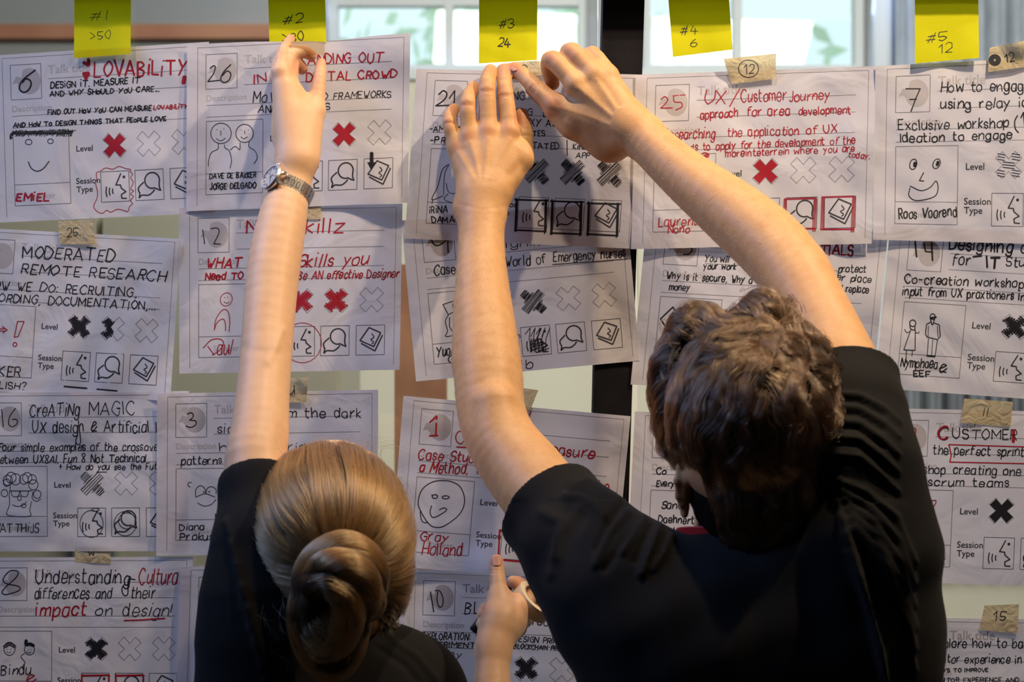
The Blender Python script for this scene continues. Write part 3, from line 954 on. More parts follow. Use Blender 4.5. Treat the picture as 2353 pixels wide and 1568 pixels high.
s.ell(R6, 825, 1232, 105, 122, 6, 'D'); s.ell(R6, 860, 1105, 35, 14, 6, 'D'); s.ell(R6, 1128, 1230, 100, 110, 6, 'D'); s.ell(R6, 1145, 1205, 78, 72, 6, 'D')
s.done()
# sheet 8
s = sheet('white talk sheet numbered 8, black and red title, bottom left of the wall', [(-48, 1282), (443, 1280), (440, 1648), (-50, 1645)], .0035, 8, amp=.9, curls=((440, 1290, 120, .003),)).form(('sk', '', ''), seed=8)
s.line(R7, [(182, 300), (170, 272), (95, 275), (30, 355), (65, 400), (180, 425), (195, 465), (70, 508), (20, 490), (60, 430), (150, 350), (182, 300)], 10, 'N', True)
s.text('Understanding', R7, 360, 400, 1290, 397, 135, 'K', 11, .1); s.line(R7, [(1250, 400), (1220, 450), (1240, 515), (1280, 500), (1285, 360), (1352, 360)], 11, 'K', True)
s.text('Cultural', R7, 1395, 405, 1800, 402, 150, 'R', 12, .15); s.text('differences and', R7, 345, 550, 1115, 545, 108, 'K', 10, .15); s.text('their', R7, 1310, 545, 1550, 540, 112, 'K', 10, .15)
s.text('impact', R7, 362, 722, 850, 715, 128, 'R', 15, .2); s.text('on', R7, 950, 715, 1110, 712, 105, 'K', 10); s.text('design!', R7, 1230, 725, 1720, 722, 118, 'K', 10, .2); s.line(R7, [(1245, 770), (1400, 765), (1650, 748)], 15, 'R')
s.text('Bindu', R7, 10, 1310, 305, 1305, 100, 'K', 10); s.text('&', R7, 270, 1400, 360, 1395, 80, 'R', 13)
s.ell(R7, 95, 1052, 56, 66, 7, 'D')
for i in range(9): s.ell(R7, 50 + i * 12, 1000 + abs(i - 4) * 7, 15, 14, 6, 'D', n=8)
s.ell(R7, 295, 1058, 50, 56, 7, 'D'); s.line(R7, [(262, 970), (262, 1010), (300, 1005), (335, 1020)], 34, 'D', True)
for x, y in ((75, 1055), (108, 1052), (280, 1060), (308, 1055)): s.line(R7, [(x, y), (x + 2, y + 8)], 5, 'D')
s.ell(R7, 90, 1075, 22, 16, 5, 'D', 20, 160); s.ell(R7, 290, 1078, 20, 16, 6, 'D', 10, 170)
s.line(R7, [(245, 1100), (210, 1130), (250, 1190), (225, 1230), (235, 1270)], 7, 'D', True)
for x0, x1 in ((820, 1090), (1160, 1435)): s.line(R7, [(x0, 1320), (x1, 1316), (x1 - 3, 1560), (x0, 1560), (x0, 1310)], 17, 'Dr'); s.line(R7, [(x0 - 5, 1328), (x1 + 12, 1322)], 9, 'Dr')
s.done()
# sheet 4
s = sheet('white talk sheet numbered 4, mostly behind the woman\'s shoulder, bottom left', [(414, 1303), (934, 1290), (926, 1680), (402, 1688)], .0070, 4, amp=.7, curls=((930, 1300, 90, .004),)).form()
s.line(R7, [(2078, 400), (2048, 500), (2095, 505), (2150, 500)], 10, 'N'); s.line(R7, [(2125, 400), (2118, 560)], 10, 'N')
s.done()
# sheet 3
s = sheet('white talk sheet numbered 3, black title ending in the dark, behind the woman', [(361, 905), (869, 896), (868, 1272), (359, 1278)], .0085, 3, amp=.8, curls=((365, 905, 90, .003),)).form()
s.line(R8, [(225, 305), (262, 295), (278, 325), (245, 360)], 9, 'N', True); s.line(R8, [(245, 358), (298, 365), (295, 400), (255, 420), (213, 408)], 9, 'N', True)
s.text('m the dark', R8, 1085, 337, 1715, 335, 82, 'K', 9, 0); s.text('side', R8, 480, 470, 690, 470, 76, 'K', 9, 0); s.text('how', R8, 500, 625, 760, 622, 68, 'K', 9, 0); s.text('rid', R8, 1100, 616, 1235, 614, 62, 'K', 8, 0); s.text('patterns', R8, 175, 742, 520, 728, 66, 'K', 9, .05)
s.line(R8, [(262, 893), (238, 893), (232, 918), (250, 932)], 6, 'D', True); s.line(R8, [(297, 1012), (300, 950), (340, 920), (375, 945), (382, 985)], 6, 'D', True); s.line(R8, [(385, 985), (400, 940), (440, 930), (472, 955), (472, 988)], 6, 'D', True)
s.line(R8, [(297, 1018), (380, 990), (462, 1018)], 6, 'D', True); s.line(R8, [(315, 1070), (370, 1095), (430, 1082), (472, 1038)], 6, 'D', True); s.line(R8, [(365, 975), (368, 977)], 13, 'D'); s.line(R8, [(412, 972), (415, 974)], 13, 'D'); s.line(R8, [(508, 895), (530, 892), (535, 905)], 6, 'D', True); s.line(R8, [(465, 1160), (470, 1210), (472, 1170), (495, 1160)], 6, 'D', True)
s.text('Diana', R8, 160, 1303, 370, 1298, 52, 'K', 8, 0); s.text('Prokus', R8, 165, 1388, 450, 1385, 62, 'K', 9, 0)
s.done()
# sheet 9
s = sheet('white talk sheet titled world of emergency nurses, below the man\'s hands', [(922, 507), (1438, 459), (1470, 829), (956, 877)], .0032, 9, amp=1.0, curls=((1465, 660, 150, .004),)).form(('hk', '', ''), seed=11)
s.line(Q2, [(190, 60), (205, 110), (245, 128), (300, 100), (325, 60)], 12, 'N', True); s.line(Q2, [(330, 60), (335, 190)], 12, 'N')
s.text('ign...', Q2, 835, 150, 1120, 122, 70, 'K', 9); s.text('Case', Q2, 215, 382, 400, 365, 84, 'K', 9, .05); s.text('World of', Q2, 830, 312, 1170, 278, 84, 'K', 9, .03); s.text('Emergency nurses', Q2, 1240, 270, 1860, 222, 78, 'K', 9, .08); s.line(Q2, [(1230, 292), (1867, 245)], 7, 'K')
s.text('Yuon', Q2, 240, 1082, 390, 1070, 86, 'K', 9); s.text('G', Q2, 340, 1135, 385, 1130, 55, 'K', 9); s.text('Ib', Q2, 970, 1186, 1058, 1176, 72, 'K', 9)
s.line(Q2, [(400, 598), (290, 635), (337, 722), (400, 690)], 7, 'D'); s.line(Q2, [(375, 630), (376, 655), (390, 652)], 7, 'D'); s.line(Q2, [(337, 722), (312, 780), (330, 860), (313, 908), (375, 902)], 7, 'D', True); s.line(Q2, [(348, 745), (350, 830), (385, 870), (400, 872)], 7, 'D', True)
for i in range(13): s.line(Q2, [(995 + i * 16, 890 + (i % 2) * 20), (1040 + i * 14, 835), (1030 + i * 12, 930), (1050 + i * 10, 1040)] if i % 3 == 0 else [(1035 + i * 9, 930), (1030 + i * 12, 1045)], 7, 'D')
s.line(Q2, [(1035, 960), (1120, 930), (1035, 985), (1150, 950), (1035, 1010), (1170, 965), (1040, 1035), (1190, 985), (1090, 1050), (1200, 1010)], 7, 'D')
s.done()
# sheet 21
s = sheet('white talk sheet numbered 21, all three level marks hatched, under both of the man\'s hands', [(957, 158), (1487, 172), (1458, 572), (930, 548)], .0060, 21, amp=.8, curls=((960, 160, 90, .003), (1440, 560, 130, .004))).form(('hk', 'hk', 'hk'), seed=21)
s.line(Q1, [(255, 288), (295, 255), (325, 285), (300, 335), (230, 385)], 12, 'N', True); s.line(Q1, [(230, 385), (372, 380)], 12, 'N'); s.line(Q1, [(345, 322), (392, 255), (385, 387)], 11, 'N')
s.text('NG', Q1, 890, 333, 990, 335, 66, 'K', 9, 0); s.text('ViNG', Q1, 880, 463, 1058, 466, 56, 'K', 9, 0); s.text('+', Q1, 1135, 470, 1190, 470, 60, 'K', 9); s.text('B', Q1, 1150, 480, 1175, 480, 40, 'K', 8); s.text('SEXY AS', Q1, 955, 562, 1262, 560, 64, 'K', 9, .05)
s.text('-AM', Q1, 178, 608, 300, 606, 46, 'K', 9); s.text('T', Q1, 410, 610, 440, 610, 40, 'K', 9); s.text('ATES', Q1, 1015, 644, 1165, 645, 46, 'K', 9, 0); s.text('-PR', Q1, 178, 706, 305, 706, 50, 'K', 9); s.text('NTATED', Q1, 1010, 758, 1285, 758, 54, 'K', 9, 0)
s.line(Q1, [(1355, 680), (1358, 812)], 8, 'K'); s.text('KiND OF', Q1, 1408, 758, 1650, 760, 46, 'K', 8); s.text('APP - KiT', Q1, 1430, 835, 1750, 832, 48, 'K', 8, .15)
s.line(Q1, [(340, 888), (285, 935), (245, 1080), (195, 1190), (290, 1160)], 7, 'D', True); s.line(Q1, [(340, 895), (305, 970), (295, 1150)], 6, 'D', True); s.line(Q1, [(318, 1050), (335, 1120), (380, 1140), (410, 1125)], 6, 'D', True); s.line(Q1, [(335, 1140), (300, 1185), (355, 1215), (420, 1225)], 6, 'D', True); s.line(Q1, [(205, 1190), (195, 1225)], 7, 'D')
s.text('iRiNA', Q1, 175, 1305, 330, 1305, 54, 'K', 9, 0); s.text('DAMAGE', Q1, 195, 1390, 470, 1390, 56, 'K', 9, 0)
for x0, x1, y0, y1, ty in ((925, 1175, 1195, 1455, 12), (1232, 1478, 1208, 1480, 12), (1545, 1792, 1225, 1490, 14)):
    for k in range(3):
        e = k * 7 - 7
        s.line(Q1, [(x0 + e, y0 - 14 + e), (x0 - 12 + e, y1 + 10)], 8, 'D'); s.line(Q1, [(x1 + e, y0 - 5), (x1 - 8 + e, y1 + 20 - e)], 8, 'D')
        if k < 2: s.line(Q1, [(x0 - 20, y0 + e), (x1 + 22, y0 + 8 + e)], 8, 'D'); s.line(Q1, [(x0 - 22, y1 + e), (x1 + 2, y1 + ty + e)], 8, 'D')
s.done()
# sheet 1
s = sheet('white talk sheet numbered 1 in red, tilted, round smiling face, pinched at its bottom edge', [(927, 910), (1449, 957), (1412, 1340), (896, 1302)], .0080, 1, amp=1.0, curls=((1448, 957, 110, .004), (1140, 1305, 90, .010), (930, 912, 80, .003))).form(('r', '', ''))
s.line(Q3, [(320, 332), (377, 280), (370, 440)], 15, 'Nr'); s.line(Q3, [(318, 445), (385, 441)], 14, 'Nr')
s.ell(Q3, 575, 458, 38, 52, 9, 'Dr'); s.line(Q3, [(545, 538), (660, 545)], 13, 'R')
s.text('Case Study', Q3, 220, 640, 745, 668, 84, 'R', 11, .12); s.text('a Method, To', Q3, 235, 742, 790, 770, 86, 'R', 11, .12); s.text('easure', Q3, 1330, 598, 1690, 637, 92, 'R', 12, .12); s.text('d', Q3, 1515, 775, 1560, 778, 66, 'R', 11)
s.text('eritire,', Q3, 1570, 895, 1835, 920, 84, 'R', 9, .1); s.text('alysis!', Q3, 1660, 988, 1870, 1008, 84, 'R', 9, .1); s.line(Q3, [(1167, 240), (1146, 302)], 11, 'R')
s.line(Q3, [(435, 820), (340, 832), (255, 895), (222, 1000), (245, 1080), (310, 1180), (370, 1212), (450, 1195), (570, 1100), (612, 990), (580, 880), (510, 832), (435, 820)], 8, 'D', True)
s.ell(Q3, 362, 953, 22, 16, 8, 'D'); s.line(Q3, [(335, 940), (345, 948)], 8, 'D'); s.ell(Q3, 453, 960, 30, 13, 8, 'D'); s.line(Q3, [(335, 1030), (322, 1085), (350, 1130), (440, 1085), (460, 1058), (430, 1050), (400, 1066)], 8, 'D', True); s.line(Q3, [(238, 1080), (250, 1150), (275, 1172), (300, 1170)], 7, 'D', True)
s.text('Gray', Q3, 240, 1315, 465, 1330, 72, 'R', 10, .1); s.text('Holland', Q3, 252, 1440, 585, 1446, 100, 'R', 10, .1)
s.line(Q3, [(905, 1235), (893, 1482), (1190, 1510), (1200, 1255), (905, 1235)], 15, 'Dr'); s.line(Q3, [(900, 1250), (955, 1225)], 12, 'Dr')
s.done()
# sheet 10
s = sheet('white talk sheet numbered 10, black capital writing, under the hand with the marker', [(930, 1308), (1450, 1328), (1436, 1705), (920, 1690)], .0025, 10, amp=.8).form(('sk', '', ''), seed=10)
s.line(Q4, [(420, 380), (455, 597)], 12, 'N'); s.line(Q4, [(500, 378), (490, 460), (512, 540), (548, 530), (555, 450), (520, 370), (470, 368)], 11, 'N', True)
s.text('BL', Q4, 790, 615, 945, 615, 122, 'K', 12); s.text('EXPLORATION: T', Q4, 335, 890, 935, 905, 70, 'K', 11); s.text('DESIGN PRINCI', Q4, 1325, 915, 1860, 945, 58, 'K', 10); s.text('EXPERIMENT', Q4, 330, 975, 900, 990, 58, 'K', 11); s.text('BLOCKCHAIN PRODU', Q4, 1320, 990, 1900, 1022, 50, 'K', 10); s.text('(Too', Q4, 1440, 738, 1690, 745, 92, 'K', 11); s.text('my', Q4, 600, 1080, 742, 1095, 75, 'K', 10)
s.done()
# sheet 5
s = sheet('white talk sheet with red word ending in TIALS, behind the man\'s forearm and hair', [(1487, 500), (2041, 530), (2003, 917), (1449, 884)], .0035, 5, amp=1.0, curls=((2020, 700, 120, .005),)).form(seed=5)
s.line(Q6, [(570, 100), (578, 140), (550, 170), (503, 172)], 13, 'N', True)
s.text('TIALS', Q6, 1715, 172, 1998, 182, 88, 'R', 15, .1); s.text('You will', Q6, 695, 237, 905, 243, 60, 'K', 8, .1); s.text('your work', Q6, 685, 303, 965, 307, 56, 'K', 9, .1); s.text('protect', Q6, 1870, 328, 2120, 330, 62, 'K', 9, .1); s.text('etter place', Q6, 1745, 392, 2165, 424, 58, 'K', 9, .1); s.text('l replace', Q6, 1900, 502, 2140, 515, 62, 'K', 9, .1)
s.text('Why is it secure, Why a', Q6, 355, 390, 1110, 430, 62, 'K', 9, .08); s.text('money', Q6, 375, 487, 555, 492, 60, 'K', 9, .1); s.line(Q6, [(300, 745), (410, 640), (475, 740), (372, 855), (300, 745)], 13, 'D'); s.text('U', Q6, 245, 1172, 275, 1172, 40, 'K', 8)
s.done()
# sheet 13
s = sheet('white talk sheet signed in black by the hair of the man, lower centre', [(1459, 946), (1985, 962), (1966, 1345), (1439, 1331)], .0040, 13, amp=.8).form()
s.text('Co', T3, 572, 920, 648, 921, 46, 'K', 9); s.text('Every', T3, 572, 1014, 712, 1018, 46, 'K', 9); s.text('Sandy', T3, 612, 1188, 822, 1196, 60, 'K', 9, .1); s.text('Daehnert', T3, 590, 1300, 865, 1310, 56, 'K', 9, .05); s.text('@SandyDaeh', T3, 545, 1392, 885, 1402, 54, 'K', 9, .05)
s.done()
# sheet 25 red
s = sheet('white talk sheet numbered 25, all red handwriting, behind the man\'s right wrist', [(1461, 172), (2012, 152), (2003, 560), (1450, 573)], .0085, 31, amp=1.1, curls=((2005, 330, 130, .004), (1460, 565, 110, .004), (2000, 555, 100, .003))).form(('r', '', ''))
s.line(Q5, [(235, 402), (265, 382), (288, 405), (262, 445), (232, 472)], 8, 'Nr', True); s.line(Q5, [(232, 472), (325, 470)], 8, 'Nr'); s.line(Q5, [(328, 376), (425, 368)], 8, 'Nr'); s.line(Q5, [(333, 378), (340, 422), (392, 428), (398, 462), (350, 487)], 8, 'Nr', True)
s.text('UX/', Q5, 570, 440, 830, 438, 106, 'R', 8, .1); s.text('Customer', Q5, 865, 430, 1215, 408, 92, 'R', 8, .05); s.text('Journey', Q5, 1240, 422, 1555, 402, 74, 'R', 8.5, .1); s.text('approach', Q5, 545, 555, 835, 542, 66, 'R', 9, .05); s.text('for area', Q5, 910, 535, 1240, 528, 72, 'R', 9, .05); s.text('development', Q5, 1310, 525, 1720, 514, 58, 'R', 8.5, .05)
s.text('Researching', Q5, 260, 715, 655, 708, 80, 'R', 8, .1); s.text('the application', Q5, 755, 697, 1310, 680, 66, 'R', 8, .05); s.text('of UX', Q5, 1375, 677, 1610, 662, 62, 'R', 8, .05)
s.text('ods to apply for the development of the', Q5, 425, 808, 1755, 750, 58, 'R', 8, .05); s.text('moreinteterrein where you are', Q5, 742, 855, 1750, 812, 52, 'R', 7.5, .05); s.text('today.', Q5, 1700, 855, 1868, 868, 44, 'R', 7.5)
s.text('Laurens', Q5, 215, 1400, 520, 1388, 70, 'R', 8, .1); s.text('Nono', Q5, 290, 1450, 455, 1446, 58, 'R', 8); s.ell(Q5, 580, 842, 30, 20, 8, 'Dr'); s.line(Q5, [(550, 850), (610, 832), (560, 862), (600, 850)], 8, 'Dr')
for x0, x1, y0, y1 in ((1205, 1440, 1190, 1420), (1500, 1742, 1175, 1425)):
    for k in range(4):
        e = k * 8 - 8
        s.line(Q5, [(x0 + e * .8, y0 + e * .5), (x0 - 8 + e, y1)], 5, 'Dr'); s.line(Q5, [(x1 + e * .8, y0 - 8), (x1 - 12 + e, y1 + 18)], 5, 'Dr')
        if k < 2: s.line(Q5, [(x0 - 5, y0 + e), (x1 + 8, y0 - 8 + e)], 6, 'Dr'); s.line(Q5, [(x0 - 12, y1 + e * .6), (x1 + 5, y1 + e)], 6, 'Dr')
s.done()
# sheet 14
s = sheet('white talk sheet numbered 14, two small figures drawn in its box, right edge', [(2046, 515), (2602, 546), (2566, 932), (2010, 892)], .0035, 14, amp=1.1, curls=((2016, 800, 120, .004), (2250, 910, 120, .003))).form(('sk', '', ''), seed=14)
s.line(Q8, [(350, 50), (362, 172)], 13, 'N'); s.line(Q8, [(420, 60), (432, 130), (490, 135)], 11, 'N'); s.line(Q8, [(480, 60), (487, 202)], 13, 'N')
s.text('Designing a', Q8, 612, 108, 1225, 142, 92, 'K', 12, .05); s.text('for', Q8, 645, 232, 775, 240, 88, 'K', 10, .05); s.text('IT', Q8, 912, 255, 1010, 258, 85, 'K', 17, 0); s.text('Students', Q8, 1065, 245, 1480, 262, 66, 'K', 10); s.line(Q8, [(805, 172), (870, 165)], 15, 'K')
s.text('Co-creation workshop with', Q8, 270, 378, 1420, 420, 66, 'K', 9.5, .05); s.text('input from UX praxtioners in', Q8, 255, 470, 1205, 512, 66, 'K', 9.5, .05)
s.ell(Q8, 332, 692, 24, 26, 8, 'D'); s.line(Q8, [(310, 700), (315, 735), (345, 745), (350, 715)], 8, 'D', True); s.line(Q8, [(318, 740), (262, 900), (350, 905), (352, 745)], 7, 'D'); s.line(Q8, [(268, 740), (285, 765), (315, 755)], 6, 'D', True); s.line(Q8, [(352, 765), (375, 770), (382, 758)], 6, 'D', True); s.line(Q8, [(282, 905), (280, 1000)], 6, 'D'); s.line(Q8, [(330, 905), (325, 950)], 6, 'D')
s.ell(Q8, 488, 640, 20, 22, 7, 'D'); s.line(Q8, [(470, 655), (485, 705), (503, 660)], 8, 'D', True); s.line(Q8, [(470, 650), (515, 645)], 14, 'D'); s.line(Q8, [(470, 685), (440, 700), (432, 780), (445, 800), (525, 820), (548, 795), (540, 705), (500, 690)], 7, 'D'); s.line(Q8, [(455, 715), (452, 800)], 5, 'D'); s.line(Q8, [(525, 715), (530, 800)], 5, 'D'); s.line(Q8, [(455, 812), (445, 945)], 6, 'D'); s.line(Q8, [(488, 820), (480, 945)], 5, 'D'); s.line(Q8, [(525, 822), (508, 945)], 6, 'D'); s.line(Q8, [(445, 947), (505, 952)], 15, 'D')
s.text('Nymphaea', Q8, 235, 1030, 520, 1045, 72, 'K', 9); s.text('&', Q8, 545, 1075, 598, 1078, 62, 'K', 9); s.text('EEF', Q8, 335, 1110, 470, 1112, 46, 'K', 10, 0)
s.done()
# sheet 7
s = sheet('white talk sheet numbered 7, wide smiling face, top right corner of the wall', [(2012, 152), (2572, 123), (2568, 566), (2006, 551)], .0075, 17, amp=1.0, curls=((2012, 152, 110, .003), (2010, 540, 120, .004))).form(('ln', '', ''))
s.line(Q7, [(265, 405), (374, 405), (340, 480), (305, 576)], 9, 'N'); s.line(Q7, [(295, 486), (347, 484)], 9, 'N')
s.text('How to engage', Q7, 530, 428, 1195, 418, 76, 'K', 9, .03); s.text('using relay ideation', Q7, 530, 556, 1480, 532, 72, 'K', 9, .03); s.text('Exclusive workshop', Q7, 215, 717, 1035, 692, 72, 'K', 9, .03); s.text('(16', Q7, 1090, 720, 1220, 700, 110, 'K', 9); s.text('Ideation to engage', Q7, 220, 808, 1060, 780, 64, 'K', 9, .03)
s.ell(Q7, 322, 972, 26, 40, 7, 'D', rot=15); s.line(Q7, [(335, 962), (332, 985)], 24, 'D'); s.ell(Q7, 497, 968, 26, 38, 7, 'D', rot=25); s.line(Q7, [(508, 955), (502, 978)], 24, 'D')
s.line(Q7, [(400, 1035), (368, 1095), (402, 1098)], 8, 'D'); s.line(Q7, [(298, 1135), (380, 1170), (450, 1145), (492, 1098), (508, 1150), (480, 1215), (350, 1245), (290, 1210), (298, 1150)], 7, 'D', True)
s.text('Roos Voorend', Q7, 215, 1385, 645, 1362, 72, 'K', 9, .05)
s.done()
# sheet 11
s = sheet('white talk sheet with customer title and a phrase boxed in red, right edge', [(2014, 938), (2554, 949), (2537, 1352), (1994, 1336)], .0040, 11, amp=.8).form(('k', '', ''), seed=4)
s.text('C', T1, 412, 392, 490, 392, 92, 'R', 16); s.text('C', T1, 418, 392, 492, 392, 90, 'K', 7); s.text('USTOMER LOVE', T1, 530, 388, 1420, 402, 82, 'K', 9, .02); s.line(T1, [(1030, 320), (1028, 412)], 26, 'Dr')
s.text('the perfect sprint', T1, 372, 512, 1112, 532, 74, 'K', 9, .05); s.line(T1, [(500, 435), (1250, 458)], 10, 'Dr'); s.line(T1, [(500, 436), (520, 520), (508, 578), (1250, 594)], 10, 'Dr')
s.text('shop creating one', T1, 290, 668, 1088, 688, 70, 'K', 9, .05); s.text('scrum teams', T1, 330, 772, 990, 782, 66, 'K', 9, .05)
s.line(T1, [(160, 335), (218, 300), (228, 335), (188, 402)], 10, 'Dr', True); s.line(T1, [(355, 895), (392, 892), (390, 920), (360, 960)], 8, 'Dr', True); s.text('IE', T1, 390, 1410, 465, 1412, 42, 'K', 8)
s.done()
# sheet 15
s = sheet('white talk sheet about visitor experience, bottom right corner', [(2045, 1419), (2580, 1427), (2572, 1815), (2035, 1800)], .0035, 15, amp=.9, curls=((2150, 1420, 110, .005),)).form()
s.text('Explore how to balance', T2, 600, 1100, 2150, 1110, 118, 'K', 14, .05); s.text('Visitor experience in', T2, 600, 1305, 1790, 1318, 105, 'K', 14, .05); s.text('WAYS TO IMPROVE', T2, 620, 1436, 1352, 1430, 48, 'K', 12, .05); s.text('VISITOR EXPERIENCE AND', T2, 620, 1566, 1760, 1566, 56, 'K', 12, .05)
s.done()

# ------------------------------------------------------------------ yellow notes
def note(label, corners, base, seed, draw):
    s = Sheet(corners, base, seed, amp=.5, curls=((corners[2][0], corners[2][1], 90, .005), (corners[3][0], corners[3][1], 90, .003)), name='sticky_note', material=M_note, n=(24, 24), wl=.6, label=label, category='sticky note', group='yellow sticky notes along the top')
    draw(s); s.done()
def d1(s): s.text('#I', R1, 1110, 252, 1312, 250, 112, 'P', 8, .12); s.text('>50', R1, 1110, 492, 1350, 474, 100, 'P', 8, .1)
def d2(s): s.text('#2', PX, 651, 57, 697, 50, 21, 'P', 2, .2); s.text('>30', PX, 650, 98, 698, 92, 18, 'P', 2, .1)
def d3(s): s.text('#3', PX, 1145, 66, 1180, 62, 20, 'P', 2, .1); s.text('24', PX, 1143, 107, 1172, 107, 20, 'P', 2.6, .15)
def d4(s): s.text('#4', PX, 1563, 80, 1602, 78, 21, 'P', 1.8, .1); s.text('6', PX, 1586, 108, 1602, 107, 17, 'P', 1.8, .1)
def d5(s): s.text('#5', PX, 2127, 100, 2175, 93, 20, 'P', 1.8, .2); s.text('12', PX, 2158, 122, 2188, 120, 20, 'P', 1.8, .1)
note('yellow sticky note marked #1 with >50, above the sheet with hearts', [(171, -12), (301, -12), (300, 124), (170, 134)], .0075, 41, d1)
note('yellow sticky note marked #2 with 30, above the woman\'s raised hand', [(616, -12), (747, -12), (750, 96), (619, 98)], .0050, 42, d2)
note('yellow sticky note marked #3 with 24, above the man\'s fingertips', [(1101, -12), (1235, -12), (1234, 138), (1100, 146)], .0040, 43, d3)
note('yellow sticky note marked #4 with 6, tilted, right of the black post', [(1535, -12), (1674, -22), (1683, 114), (1546, 131)], .0040, 44, d4)
note('yellow sticky note marked #5 with 12, by the grey curtain', [(2102, -12), (2248, -12), (2250, 133), (2103, 146)], .0120, 45, d5)

# ------------------------------------------------------------------ masking tape labels
def tape(label, corners, base, seed, draw=None, curls=()):
    s = Sheet(corners, base, seed, amp=.35, curls=curls, name='tape_label', material=M_tape, n=(24, 18), wl=.35, label=label, category='tape', group='masking tape labels on the sheets')
    if draw: draw(s)
    s.done()
tape('masking tape strip numbered 25, above the moderated research sheet', [(134, 508), (213, 506), (219, 562), (136, 561)], .0060, 51, lambda s: s.text('25', R4, 578, 205, 672, 188, 72, 'P', 6, .2))
tape('masking tape strip with circled 12, above the all-red sheet', [(1662, 135), (1784, 123), (1782, 181), (1681, 193)], .0120, 52, lambda s: (s.text('12', PX, 1710, 170, 1732, 168, 21, 'P', 1.9), s.ell(PX, 1720, 158, 23, 20, 1.9, 'P')), ((1664, 140, 50, .006),))
def dt(s):
    s.text('12', PX, 2310, 145, 2332, 140, 19, 'P', 2)
    for k in range(5): s.ell(PX, 2286, 138, 13 - k * 2.2, 12 - k * 2, 2.6, 'P', rot=k * 20)
tape('crumpled masking tape strip with a scratched-out number and 12, top right', [(2274, 110), (2362, 92), (2366, 152), (2270, 166)], .0120, 53, dt, ((2340, 100, 50, .010),))
tape('yellowish masking tape strip numbered 11, above the customer sheet', [(2216, 916), (2328, 924), (2322, 982), (2207, 972)], .0060, 54, lambda s: (s.line(PX, [(2263, 938), (2259, 956)], 1.8, 'P'), s.line(PX, [(2271, 939), (2268, 957)], 1.8, 'P')))
tape('masking tape strip numbered 15, above the visitor experience sheet', [(2262, 1392), (2342, 1389), (2338, 1456), (2250, 1448)], .0060, 55, lambda s: s.text('15', PX, 2283, 1426, 2308, 1426, 21, 'P', 2.2, .15))
tape('masking tape strip with a u, right of the woman\'s upper arm', [(630, 870), (708, 868), (704, 925), (630, 925)], .0110, 56, lambda s: s.text('u', PX, 664, 906, 678, 905, 28, 'P', 2.2, 0), ((705, 875, 40, .005),))
tape('masking tape strip between the sheets numbered 16 and 8', [(172, 1256), (252, 1258), (255, 1296), (172, 1292)], .0042, 57, lambda s: s.text('w', PX, 204, 1278, 217, 1278, 14, 'P', 1.8, 0))
tape('masking tape strip below the wristwatch, joining two sheets', [(600, 440), (738, 440), (737, 504), (600, 506)], .0052, 58)
tape('masking tape strip right of the man\'s raised elbow, at a sheet\'s top edge', [(1140, 884), (1237, 897), (1218, 944), (1150, 940)], .0105, 59)
tape('translucent masking tape strip under the man\'s pointing fingers', [(1185, 142), (1262, 138), (1262, 172), (1190, 178)], .0100, 60, lambda s: s.line(PX, [(1198, 152), (1206, 149), (1212, 154)], 1.8, 'P', True))
# tape pulled off by the woman: a bent strip
v, f = [], []
for i in range(15):
    u = i / 14
    for j in range(9):
        w = j / 8
        py = 96 + 30 * math.sin(w * 1.5) - 3 * math.sin(u * 3.1); d = .022 + .030 * (1 - w) ** 1.5 - .006 * u
        v.append(P(668 + 78 * u - 10 * w * (1 - u), py + 2 * u, d))
for i in range(14):
    for j in range(8):
        a = i * 9 + j; f.append((a, a + 1, a + 10, a + 9))
o = mesh('tape_label', v, f, M_tape_thin, smooth=True, label='curling masking tape strip pinched between the woman\'s fingers', category='tape', group='masking tape labels on the sheets')
